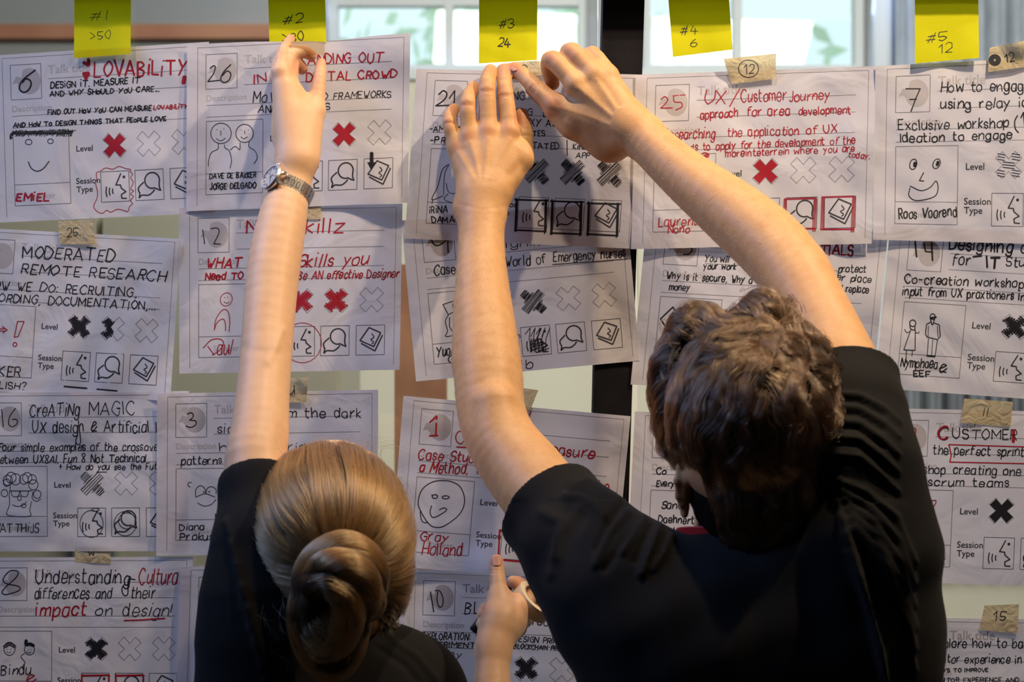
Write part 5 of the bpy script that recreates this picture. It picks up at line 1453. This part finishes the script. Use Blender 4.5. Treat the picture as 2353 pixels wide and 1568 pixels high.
def fields(rg, n, wl):
    W = rg.normal(size=(n, 3)); W /= np.linalg.norm(W, axis=1, keepdims=True)
    W *= (2 * np.pi / rg.uniform(wl * .6, wl * 1.6, n))[:, None]
    A = rg.normal(size=(n, 3)); ph = rg.uniform(0, 6.28, n)
    return lambda p: sum(np.sin(p @ W[i] + ph[i])[..., None] * A[i] for i in range(n)) / math.sqrt(n)
rgm = np.random.default_rng(11)
core_m = U(.010, Pr(P(1724, 918, .400), P(1748, 1125, .425), .0860, .073), Pr(P(1727, 930, .36), P(1727, 960, .44), .080), Pr(P(1608, 772, .40), P(1585, 850, .40), .027, .032), Pr(P(1757, 744, .405), P(1775, 800, .40), .027, .036),
    Pr(P(1850, 830, .40), P(1880, 980, .42), .026, .032), Pr(P(1885, 1010, .42), P(1880, 1140, .43), .030, .026), Pr(P(1760, 1130, .43), P(1745, 1205, .43), .062, .050), Pr(P(1820, 1120, .44), P(1850, 1200, .43), .036, .030), Pr(P(1560, 900, .40), P(1575, 1000, .40), .022, .022),
    Pr(P(1670, 850, .43), P(1720, 960, .455), .040, .036), Pr(P(1810, 880, .44), P(1850, 980, .45), .034, .034))
face_cut_m = U(.01, Pr(Hm(0, .10, -.02), Hm(0, .12, -.06), .060), Pr(Hm(0, .06, -.08), Hm(0, .07, -.12), .05))
core_mm = SUB(.006, core_m, face_cut_m)
V, F = sdf_mesh(core_mm, (P(1440, 0, .3).x, -.62, P(0, 1400, .5).z), (P(2020, 0, .4).x, -.2, P(0, 600, .3).z), .003)
N = vnormals(V, F)
fw = fields(rgm, 8, .022)
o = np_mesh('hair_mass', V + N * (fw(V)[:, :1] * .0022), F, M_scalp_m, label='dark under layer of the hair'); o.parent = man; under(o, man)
hx, hy = to_px(V)
cand = np.where((V[:, 1] < -.33) & (hy < 1290))[0]
ro = V[rgm.choice(cand, 1300)]
crown = np.array(P(1775, 830, .47))
fd = fields(rgm, 7, .055); fd2 = fields(rgm, 6, .022)
def dir_m(p, t):
    r = p - crown; r /= np.linalg.norm(r, axis=-1, keepdims=True) + 1e-6
    top = np.clip((p[:, 2:3] - P(0, 880, .42).z) / .06, 0, 1)
    sw = np.cross(np.broadcast_to(np.array([0, -1., 0]), p.shape), r)
    return r * .7 + np.array([-.12, 0, -.65]) * (1 - top) + np.array([-.55, .2, .25]) * top + sw * .35 + fd(p) * .60 + fd2(p) * .5 * t
st = grow(core_mm, ro, dir_m, 15, .0052, .0080, .0050, 24, .0036, .60, rgm)
ro3 = V[rgm.choice(cand, 900)]
fd4 = fields(rgm, 6, .04)
crown2 = np.array(P(1690, 770, .45))
def dir_m2(p, t):
    r = p - crown2; r /= np.linalg.norm(r, axis=-1, keepdims=True) + 1e-6
    return r * .8 + np.array([.15, 0, -.5]) + fd4(p) * .8
st += grow(core_mm, ro3, dir_m2, 10, .0048, .0036, .0020, 18, .0034, .3, rgm)
cr = np.linalg.norm(V - np.array(P(1770, 815, .45)), axis=1)
ro4 = V[rgm.choice(np.where((cr < .042) & (V[:, 1] < -.34))[0], 240)]
st += grow(core_mm, ro4, lambda p, t: np.array([-.55, -.1, -.45]) + fd(p) * .5 + fd4(p) * .3, 12, .0050, .0075, .0045, 20, .0030, .6, rgm)
# loose ends over the outline
ro2 = V[rgm.choice(np.where((hy < 1150) & (V[:, 1] < -.34) & ((hx < 1560) | (hx > 1880) | (hy < 760)))[0], 70)]
st += grow(core_mm, ro2, lambda p, t: dir_m(p, t) + fd2(p) * .8, 12, .0058, .016, .007, 4, .0025, .3, rgm, 2)
def trim(s):
    x, y = to_px(s); bad = (y > 1085) & (x < 1607 + (y - 1085) * .30) & (y < 1300)
    return s[:int(np.argmax(bad))] if bad.any() else s
st = [q for q in map(trim, st) if len(q) > 3]
o = hair('hair', st, M_hair_m, None, .00021, .00007, label='wavy medium-length brown hair'); o.parent = man; under(o, man)
# long loose arcs beside the arm (top right) and the top left
arcs = []
for k in range(16):
    a = P(1800 + rgm.uniform(-30, 20), 740 + rgm.uniform(-25, 20), .43); c = P(1895 + rgm.uniform(-25, 18), 765 + rgm.uniform(-25, 30), .43); e = P(1907 + rgm.uniform(-12, 14), 835 + rgm.uniform(-25, 25), .44)
    arcs.append(np.array([(1 - t) ** 2 * np.array(a) + 2 * t * (1 - t) * np.array(c) + t * t * np.array(e) for t in np.linspace(0, 1, 14)]))
for k in range(9):
    a = P(1650 + rgm.uniform(-20, 10), 725 + rgm.uniform(-8, 14), .41); c = P(1565 + rgm.uniform(-20, 20), 665 + rgm.uniform(-10, 20), .41); e = P(1548 + rgm.uniform(-6, 14), 745 + rgm.uniform(-20, 20), .41)
    arcs.append(np.array([(1 - t) ** 2 * np.array(a) + 2 * t * (1 - t) * np.array(c) + t * t * np.array(e) for t in np.linspace(0, 1, 14)]))
for k in range(10):
    a = P(1525, 915 + rgm.uniform(-10, 15), .41); c = P(1505, 915 + rgm.uniform(-8, 10), .41); e = P(1488 + rgm.uniform(-6, 10), 895 + rgm.uniform(-14, 22), .41)
    arcs.append(np.array([(1 - t) ** 2 * np.array(a) + 2 * t * (1 - t) * np.array(c) + t * t * np.array(e) for t in np.linspace(0, 1, 8)]))
o = hair('loose_strands', arcs, M_hair_m, None, .00018, .00006); o.parent = man; under(o, man)
# forearm hair
x, y = to_px(BM_V)
selA = (x > 1030) & (x < 1235) & (y > 500) & (y < 980) & (BM_V[:, 1] > -.27) & (BM_N[:, 1] < .3)
selB = (x > 1440) & (x < 1880) & (y > 280) & (y < 690) & (BM_V[:, 1] > -.27) & (BM_N[:, 1] < .3)
strs = []
for sel, dr in ((selA, Vector((.25, .1, .6))), (selB, Vector((-.4, .1, -.35)))):
    ii = rgm.choice(np.where(sel)[0], 900)
    for i in ii:
        p = BM_V[i]; nn = BM_N[i]; d = np.array(dr) + rgm.normal(0, .35, 3); d -= (d @ nn) * nn; d /= np.linalg.norm(d) + 1e-6
        L = rgm.uniform(.003, .0085); t = np.linspace(0, 1, 5)[:, None]
        sd_ = np.cross(nn, d) * rgm.normal(0, .25)
        strs.append(p + d * L * t + nn * (.0014 * np.sin(t * 2.6)) + sd_ * L * t * t)
o = hair('arm_hair', strs, M_hair_fine, None, .00009, .00004); o.parent = man; under(o, man)

# ================================================================== WOMAN
wom = empty('person', (P(720, 0, .35).x, -.35, 0), label='person with dark blonde hair in a bun and a black T-shirt, left arm raised', category='person')
handC = U(.007,
    U(.014, Pr(P(668, 372, .084), P(646, 170, .060), .0170, .0115), Pr(P(680, 372, .086), P(666, 208, .060), .0200, .0140), Pr(P(692, 365, .082), P(698, 268, .064), .0190, .0155),
      Pr(P(704, 350, .074), P(725, 255, .056), .0155, .0118), Pr(P(672, 310, .066), P(676, 245, .056), .025, .022, Y3, .6)),
    U(.002, Pr(P(676, 340, .0665), P(650, 178, .0490), .0030, .0034), Pr(P(690, 340, .0665), P(672, 215, .0470), .0028, .0032)),
    U(.0018,
      chain([(646, 166, .060, .0114), (650, 128, .049, .0090), (660, 104, .037, .0072), (668, 89, .028, .0058)]),
      chain([(656, 172, .054, .0105), (668, 128, .044, .0090), (696, 119, .034, .0082), (716, 128, .028, .0068)]),
      chain([(666, 190, .052, .0108), (672, 142, .038, .0090), (685, 148, .028, .0086), (694, 158, .022, .0078)]),
      chain([(636, 178, .048, .0095), (641, 142, .034, .0080), (651, 118, .022, .0070), (658, 106, .016, .0060)]),
      chain([(725, 255, .056, .0118), (731, 208, .048, .0094), (736, 168, .040, .0078), (738, 144, .033, .0062)])))
armC = U(.006, Pr(P(682, 375, .084), P(668, 430, .092), .0225, .0240, Y3, .85), chain([(668, 430, .092, .0232), (650, 500, .112, .0296), (631, 600, .140, .0320), (620, 700, .170, .0312), (612, 805, .205, .0304), (604, 900, .240, .0306), (596, 1000, .28, .0330), (588, 1090, .31, .0352), (625, 1300, .35, .046)], m=4))
handD = U(.008,
    U(.014, Pr(P(1134, 1492, .146), P(1150, 1425, .128), .0205, .0215), Pr(P(1140, 1445, .130), P(1147, 1378, .112), .0180, .0150), Pr(P(1155, 1440, .128), P(1188, 1394, .112), .0180, .0145),
      Pr(P(1152, 1452, .120), P(1190, 1418, .105), .0180, .0150), Pr(P(1140, 1460, .120), P(1165, 1440, .110), .0190, .0180)),
    U(.0018,
      chain([(1147, 1378, .112, .0125), (1143, 1326, .098, .0098), (1141, 1302, .088, .0094), (1141, 1290, .082, .0086)]),
      chain([(1190, 1394, .110, .0130), (1213, 1378, .085, .0105), (1195, 1345, .070, .0095), (1178, 1338, .066, .0080)]),
      chain([(1190, 1412, .100, .0125), (1205, 1425, .074, .0105), (1160, 1415, .060, .0095), (1116, 1400, .078, .0085)]),
      chain([(1182, 1430, .100, .0120), (1190, 1448, .078, .0100), (1140, 1438, .066, .0092), (1110, 1412, .084, .0082)]),
      chain([(1168, 1450, .104, .0110), (1172, 1470, .084, .0092), (1130, 1458, .074, .0085), (1108, 1434, .088, .0078)])))
armD = U(.006, chain([(1133, 1490, .146, .0205), (1131, 1570, .170, .0222), (1135, 1700, .21, .029), (1140, 1930, .29, .034)]), Pr(P(1140, 1930, .29), P(965, 1640, .34), .036, .045))
Cw = P(760, 1240, .335)
headw, Hw, fw_, uw = head_prims(Cw, math.radians(15), .074)
body_w = U(.012, handC, armC, handD, armD, headw, Pr(P(758, 1143, .262), P(758, 1155, .27), .063), Pr(Hw(0, -.015, -.05), P(745, 1560, .36), .044, .046), Pr(P(640, 1480, .35), P(940, 1610, .34), .048, .050), Pr(P(740, 1650, .35), P(760, 2000, .35), .11, .10, Y3, .65))
body_w = U(.005, body_w, ear(Cw + Vector((-.088, .000, -.004)), -1, .92), ear(Cw + Vector((.076, .004, -.022)), 1, .92))
V, F = sdf_mesh(body_w, (P(480, 0, .1).x - .02, -.52, 1.1), (P(1280, 0, 0).x, .0, 2.24), .0018)
N = vnormals(V, F)
cw = [([(1124, 1313), (1142, 1310), (1158, 1313)], 1.8, -.0006, 0, .2), ([(1124, 1319), (1142, 1317), (1158, 1319)], 1.8, -.0006, 0, .2), ([(560, 800), (620, 812), (672, 806)], 12, -.0006, 0, .3), ([(640, 120), (652, 126), (662, 122)], 2, -.0006, 0, .1), ([(648, 760), (632, 800), (615, 830)], 10, .0014, 0, .3)]
V2 = crease(V, N, cw)
o = np_mesh('body', V2, F, M_skin_w); o.parent = wom; under(o, wom)
pigment(o, V2, [(668, 88, 26, .7), (696, 155, 36, .9), (715, 125, 26, .6), (737, 140, 24, .7), (733, 180, 30, .35), (650, 122, 20, .35), (640, 165, 22, .3), (1141, 1285, 34, .7), (1195, 1345, 40, .9), (1110, 1400, 22, .7), (584, 1260, 40, .9), (1190, 1392, 22, .3)])
under(nail(wom, P(1141, 1279, .0895), P(1142, 1300, .1000), (0, -1, .35), .0063), wom)
under(nail(wom, P(670, 83, .0330), P(664, 96, .0400), (-.2, -1, .4), .0050), wom)
eyes(wom, Hw, fw_, .074 / .078)

# T-shirt
S0 = P(598, 1122, .325); S1 = P(612, 1250, .355); nw = (P(590, 1060, .30) - P(603, 1180, .345)).normalized(); nw = (nw + Vector((.10, 0, 0))).normalized()
slC = INT(.002, U(.02, Pr(S0 + nw * .04, S0, .038, .0415), Pr(S0, S1, .0415, .055), Pr(S1, P(620, 1350, .36), .055, .068)), Pl(P(570, 1110, .32), nw))
tw = U(.03, Pr(P(620, 1350, .36), P(632, 1450, .36), .066, .078), Pr(P(632, 1450, .36), P(640, 1640, .36), .078, .085), Pr(P(640, 1640, .36), P(670, 2200, .35), .085, .08), Pr(P(680, 1560, .36), P(890, 1560, .35), .055, .050), Pr(P(890, 1556, .35), P(945, 1590, .34), .050, .052),
    Pr(P(945, 1590, .34), P(975, 1700, .34), .052, .052), Pr(P(720, 1680, .35), P(860, 1690, .35), .09, .09), Pr(P(720, 2200, .35), P(840, 2200, .35), .10, .10), Pr(P(720, 1900, .35), P(820, 1900, .35), .09, .09), Pr(P(700, 1520, .36), P(820, 1515, .36), .040, .040))
slD = INT(.002, Pr(P(960, 1630, .34), P(1030, 1750, .33), .052, .048), Pl(P(1020, 1735, .33), (P(1030, 1750, .33) - P(960, 1630, .34))))
inw = U(.01, Pr(P(604, 900, .24), P(592, 1090, .31), .0345, .0380), Pr(P(592, 1090, .31), P(602, 1170, .335), .0380, .036), Pr(P(1000, 1700, .335), P(1060, 1800, .32), .0435, .042))
shw = SUB(.002, SUB(.002, U(.02, tw, slC, slD), inw), Pr(Hw(0, -.015, -.04), P(745, 1500, .345), .046, .050))
V, F = sdf_mesh(shw, (P(400, 0, .3).x, -.60, .85), (P(1200, 0, .2).x, -.15, 1.75), .0032)
N = vnormals(V, F)
fold = []
for k in range(5): fl([(520 + k * 14, 1200 + k * 50), (545 + k * 14, 1290 + k * 50), (560 + k * 14, 1400 + k * 45)], 9, .0025)
fl([(900, 1470), (960, 1510), (1000, 1560)], 8, .0025); fl([(870, 1490), (930, 1530), (960, 1568)], 8, -.002)
V = crease(V, N, fold)
o = np_mesh('t_shirt', V, F, M_shirt, label='black cotton T-shirt'); o.parent = wom; under(o, wom)
lower(wom, P(755, 0, .35).x, -.35, .86, .16, 'w')

# hair pulled back into a bun
rgw = np.random.default_rng(5)
core_w = U(.012, Pr(P(757, 1192, .335), P(762, 1262, .355), .0800, .0790), Pr(P(770, 1250, .34), P(768, 1270, .34), .0800), Pr(P(757, 1200, .30), P(760, 1225, .37), .0790), Pr(P(760, 1330, .38), P(775, 1390, .38), .062, .045), Pr(P(880, 1330, .36), P(885, 1400, .36), .028, .018), Pr(P(650, 1330, .37), P(655, 1440, .37), .030, .022))
face_cut_w = U(.01, Pr(Hw(0, .115, .03), Hw(0, .12, -.05), .062), Pr(Hw(0, .06, -.08), Hw(0, .07, -.12), .05))
core_ww = SUB(.006, core_w, face_cut_w)
V, F = sdf_mesh(core_ww, (P(520, 0, .3).x, -.58, P(0, 1520, .5).z), (P(1000, 0, .3).x, -.15, P(0, 960, .3).z), .003)
N = vnormals(V, F)
def locks_px(pts): return [np.array(P(*q)) for q in pts]
LOCKS = [  # centre line px, radius, twist
    ([(848, 1380, .47), (858, 1330, .475), (838, 1285, .48), (790, 1262, .485), (735, 1285, .485), (708, 1330, .485), (712, 1385, .49)], .0165, 1.2, 1500),
    ([(712, 1340, .50), (745, 1300, .515), (800, 1300, .52), (838, 1335, .515), (842, 1390, .50), (815, 1425, .49)], .0140, 1.6, 1200),
    ([(700, 1350, .49), (692, 1410, .495), (705, 1470, .49), (735, 1520, .485), (770, 1530, .485), (800, 1500, .485), (818, 1440, .49), (822, 1390, .50)], .0150, .8, 1300),
    ([(720, 1345, .515), (760, 1345, .525), (795, 1375, .525), (800, 1420, .515), (780, 1470, .505), (748, 1490, .50), (722, 1450, .50), (715, 1390, .505)], .0150, 1.0, 1200),
    ([(822, 1312, .49), (848, 1345, .495), (862, 1385, .49), (848, 1405, .485), (822, 1392, .49)], .0100, 1.5, 600),
    ([(745, 1400, .485), (752, 1450, .495), (765, 1500, .49)], .0240, .6, 900),
    ([(760, 1300, .47), (775, 1360, .475), (765, 1430, .47)], .0300, .4, 300)]
bun = U(.003, *[U(.004, *[Pr(a, b, r * .90) for a, b in zip(locks_px(pts)[:-1], locks_px(pts)[1:])]) for pts, r, tw_, n in LOCKS])
Vb, Fb = sdf_mesh(bun, (P(640, 0, .4).x, -.60, P(0, 1620, .5).z), (P(920, 0, .4).x, -.40, P(0, 1200, .5).z), .0025)
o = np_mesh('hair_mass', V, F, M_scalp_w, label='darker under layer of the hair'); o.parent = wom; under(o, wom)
o = np_mesh('bun_core', Vb, Fb, M_scalp_w); o.parent = wom; under(o, wom)
anchor = np.array(P(775, 1345, .46))
hx, hy = to_px(V)
w1 = np.where((V[:, 1] < -.25) & (hy < 1420))[0]
fr_ = np.where((V[:, 1] > -.335) & (hy < 1400) & (V[:, 1] < -.24))[0]
ro = np.concatenate([V[rgw.choice(fr_, 520)], V[rgw.choice(w1, 620)]])
fd3 = fields(rgw, 6, .05)
def dir_w(p, t):
    r = anchor - p; r /= np.linalg.norm(r, axis=-1, keepdims=True)
    return r + fd3(p) * .10
stp = lambda p: np.linalg.norm(p - anchor, axis=-1) < .040
st = grow(core_ww, ro, dir_w, 22, .0085, .0035, .0010, 16, .0028, .25, rgw, .6, stp)
o = hair('hair', st, M_hair_w, None, .00018, .00010, label='dark blonde hair combed back to the bun'); o.parent = wom; under(o, wom)
# bun locks
st = []
for pts, r, tws, n in LOCKS:
    c = np.array(catmull(locks_px(pts), 6)); m = len(c)
    tg = np.gradient(c, axis=0); tg /= np.linalg.norm(tg, axis=1, keepdims=True)
    up = np.array([0, -1., 0]); s1 = np.cross(tg, up); s1 /= np.linalg.norm(s1, axis=1, keepdims=True) + 1e-9; s2 = np.cross(s1, tg)
    for k in range(n):
        a0 = rgw.uniform(0, 6.28); rr = r * rgw.uniform(.84, 1.17); i0 = rgw.integers(0, m // 3 + 1); i1 = rgw.integers(m * 2 // 3, m)
        t = np.linspace(0, 1, m); a = a0 + tws * t * 3 + rgw.normal(0, .22) * np.sin(t * rgw.uniform(4, 11) + a0)
        env = .75 + .25 * np.sin(np.pi * np.clip(t, .05, .95))
        q = c + (s1 * np.cos(a)[:, None] + s2 * np.sin(a)[:, None]) * (rr * env)[:, None]
        st.append(q[i0:i1 + 1])
o = hair('hair_bun', st, M_hair_w, None, .00018, .00010, label='messy coiled bun of dark blonde hair'); o.parent = wom; under(o, wom)
# flyaways
st = []
def arc(a, c, e, n=16): return np.array([(1 - t) ** 2 * a + 2 * t * (1 - t) * c + t * t * e for t in np.linspace(0, 1, n)])
for k in range(95):      # thin loops by the left ear
    y = rgw.uniform(1090, 1250); a = np.array(P(622 + rgw.uniform(-10, 18), y + rgw.uniform(-30, 30), .34)); x1 = rgw.uniform(528, 585)
    c = np.array(P(x1 - 12, y + rgw.uniform(-55, 60), .35 + rgw.normal(0, .01))); e = np.array(P(600 + rgw.uniform(-35, 15), y + rgw.uniform(20, 80), .34))
    st.append(arc(a, c, e))
for k in range(60):      # nape and lower left
    x = rgw.uniform(575, 690); y = rgw.uniform(1380, 1520); a = np.array(P(x + 30, y - 60, .41)); st.append(arc(a, np.array(P(x - 25, y, .44)), np.array(P(x + rgw.uniform(-20, 60), y + rgw.uniform(10, 60), .45))))
for k in range(90):      # right side curls
    y = rgw.uniform(1080, 1460); xb = 925 if y < 1330 else 895
    a = np.array(P(xb - 15, y, .36)); st.append(arc(a, np.array(P(xb + rgw.uniform(5, 40), y + rgw.uniform(-40, 30), .36)), np.array(P(xb + rgw.uniform(-10, 40), y + rgw.uniform(-10, 60), .36))))
for k in range(40):      # along the crown
    x = rgw.uniform(640, 880); yb = 1015 + ((x - 758) / 180) ** 2 * 75
    a = np.array(P(x, yb + 12, .33)); st.append(arc(a, np.array(P(x + rgw.uniform(-30, 50), yb - rgw.uniform(8, 45), .33)), np.array(P(x + rgw.uniform(-70, 90), yb + rgw.uniform(-25, 15), .34))))
for k in range(110):     # soft tufts right of the nape
    x = rgw.uniform(865, 905); y = rgw.uniform(1290, 1460); a = np.array(P(x - 20, y - 20, .38)); st.append(arc(a, np.array(P(x + 22, y, .385)), np.array(P(x + rgw.uniform(-12, 14), y + rgw.uniform(10, 35), .39))))
o = hair('flyaway_hair', st, M_hair_w, None, .00011, .00005); o.parent = wom; under(o, wom)
# ------------------------------------------------------------------ things in the hands and on the wrist
M_steel = mat('brushed_steel', (.80, .78, .76), .36, 1.0)
M_steel_d = mat('dark_steel', (.55, .54, .54), .4, 1.0)
M_dial = mat('watch_dial', (.62, .60, .57), .35, .3)
M_hand = mat('watch_hand_metal', (.10, .10, .11), .3, .6)
wc = P(669, 438, .0925)
watch = empty('wristwatch', wc, label='silver wristwatch with pale dial and link bracelet on the woman\'s raised wrist', category='watch')
axis = Vector((.34, .30, .89)).normalized()
nrm = Vector((-.76, -.65, 0)); nrm = (nrm - axis * nrm.dot(axis)).normalized()
tan = axis.cross(nrm).normalized()
RA, RB = .0270, .0280         # across nrm / along tangent
def ring(a, rr=0.0):
    return nrm * (RA + rr) * math.cos(a) + tan * (RB + rr) * math.sin(a)
def frame_at(a):
    p = ring(a); t = (ring(a + .01) - ring(a - .01)).normalized(); o = axis.cross(t).normalized()
    if o.dot(p) < 0: o = -o
    return p, Matrix((t, axis, o)).transposed()
# case
cc = nrm * (RA + .0035)
def disc(b, c, n, r0, h0, r1, h1, seg=48):
    """conical ring between two circles"""
    u = n.cross(axis).normalized(); w = n.cross(u); n0 = len(b.v)
    for (r, h) in ((r0, h0), (r1, h1)):
        for k in range(seg):
            a = 2 * math.pi * k / seg; b.v.append(c + n * h + (u * math.cos(a) + w * math.sin(a)) * r)
    for k in range(seg): b.f.append((n0 + k, n0 + (k + 1) % seg, n0 + seg + (k + 1) % seg, n0 + seg + k))
b = MB()
prof = [(.0, -.0035), (.0150, -.0035), (.0172, -.0015), (.0178, .0015), (.0170, .0032)]
for (r0, h0), (r1, h1) in zip(prof[:-1], prof[1:]): disc(b, cc, nrm, max(r0, .0001), h0, r1, h1)
b.build('case', M_steel, watch, True)
b = MB(); disc(b, cc, nrm, .0170, .0032, .0166, .0046); disc(b, cc, nrm, .0166, .0046, .0150, .0046); disc(b, cc, nrm, .0150, .0046, .0146, .0030); b.build('bezel', M_steel, watch, True)
b = MB(); disc(b, cc, nrm, .0001, .0030, .0147, .0030); b.build('dial', M_dial, watch)
uu = nrm.cross(axis).normalized(); ww = nrm.cross(uu)
def dd(a): return uu * math.cos(a) + ww * math.sin(a)
for k in range(12):
    a = 2 * math.pi * k / 12; d = dd(a); t = nrm.cross(d)
    MB().box(cc + nrm * .0033 + d * .0122, (.0007 if k % 3 else .0011, .0032, .0005), Matrix((t, d, nrm)).transposed()).build('hour_marker', M_hand, watch)
for nm, a, L, w in (('hour_hand', 3.5, .0068, .0011), ('minute_hand', 2.2, .0105, .0008), ('second_hand', 5.4, .0115, .0003)):
    d = dd(a); t = nrm.cross(d); MB().box(cc + nrm * .0038 + d * L * .42, (w, L, .0003), Matrix((t, d, nrm)).transposed()).build(nm, M_hand, watch)
b = MB(); b.tube([cc + nrm * .003, cc + nrm * .0044], .0010, 12); b.build('hub', M_steel, watch)
M_cry = bpy.data.materials.new('watch_crystal'); M_cry.use_nodes = True
n_, l_, b_, o_ = nodes(M_cry)
tr = n_.new('ShaderNodeBsdfTransparent'); gl = n_.new('ShaderNodeBsdfGlossy'); gl.inputs['Roughness'].default_value = .05
mx = n_.new('ShaderNodeMixShader'); mx.inputs[0].default_value = .08
l_.new(tr.outputs[0], mx.inputs[1]); l_.new(gl.outputs[0], mx.inputs[2]); l_.new(mx.outputs[0], o_.inputs[0])
b = MB(); disc(b, cc, nrm, .0001, .0050, .0110, .0049); disc(b, cc, nrm, .0110, .0049, .0150, .0046); b.build('crystal', M_cry, watch, True)
b = MB(); d = (axis * .9 - tan * .2).normalized(); b.tube([cc + axis * .0172, cc + axis * .0205], .0026, 14, up=(1, 0, 0)); b.build('crown', M_steel, watch, True)
# lugs
for sg in (-1, 1):
    for s2 in (-1, 1):
        MB().box(cc + tan * sg * .0165 + axis * s2 * .0072 - nrm * .003, (.0085, .0030, .0045), Matrix((tan, axis, nrm)).transposed()).build('lug', M_steel, watch)
# bracelet
n_link = 40
for k in range(n_link):
    a = .62 + (2 * math.pi - 1.24) * k / (n_link - 1)
    p, m = frame_at(a)
    w = .0180 - .0020 * math.sin((a - .6) / 5.1 * math.pi)
    b = MB()
    if k % 2 == 0: b.box(p, (.0030, w, .0022), m)
    else:
        for (y0, ww_) in ((-.5, .26), (0, .40), (.5, .26)): b.box(p + axis * (y0 * w * .76), (.0027, w * ww_, .0026), m)
    b.build('bracelet_link', M_steel if k % 2 == 0 else M_steel_d, watch)
b = MB(); p, m = frame_at(math.pi); b.box(p, (.012, .0155, .0032), m); b.build('clasp', M_steel, watch)

# masking tape roll in the right hand
tc = P(1226, 1384, .094)
roll = empty('tape_roll', tc, label='roll of masking tape held in the woman\'s right hand', category='tape')
M_roll = mat('masking_tape_side', (.66, .55, .40), .7); M_card = mat('cardboard_core', (.35, .24, .15), .85)
ta = Vector((.62, -.30, .72)).normalized(); tu = ta.cross(Vector((0, 1, 0))).normalized(); tv = ta.cross(tu)
def annulus(nm, ri, ro_, h, m):
    b = MB(); n = 56
    for (r, z) in ((ri, -h), (ro_, -h), (ro_, h), (ri, h)):
        for k in range(n):
            a = 2 * math.pi * k / n; b.v.append(ta * z + (tu * math.cos(a) + tv * math.sin(a)) * r)
    for j in range(4):
        for k in range(n):
            a = j * n + k; c = j * n + (k + 1) % n; e = ((j + 1) % 4) * n; b.f.append((a, c, e + (k + 1) % n, e + k))
    b.build(nm, m, roll)
annulus('tape_winding', .0205, .0275, .0085, M_roll); annulus('cardboard_core', .0190, .0204, .0086, M_card)
# marker pen
a = P(1086, 1452, .078); c = P(1150, 1372, .066)
pen = empty('marker_pen', a, label='black marker pen held under the woman\'s thumb', category='pen')
dv = (c - a).normalized(); M_pl = mat('black_plastic', (.015, .015, .017), .35)
MB().tube([Vector((0, 0, 0)), dv * .001, dv * .032], [.0042, .0058, .0062], 20).build('cap', M_pl, pen, True)
MB().tube([dv * .0325, dv * .075], [.0056, .0056], 20).build('barrel', M_pl, pen, True)
MB().tube([dv * .0320, dv * .0330], [.0064, .0064], 20).build('collar', M_pl, pen, True)
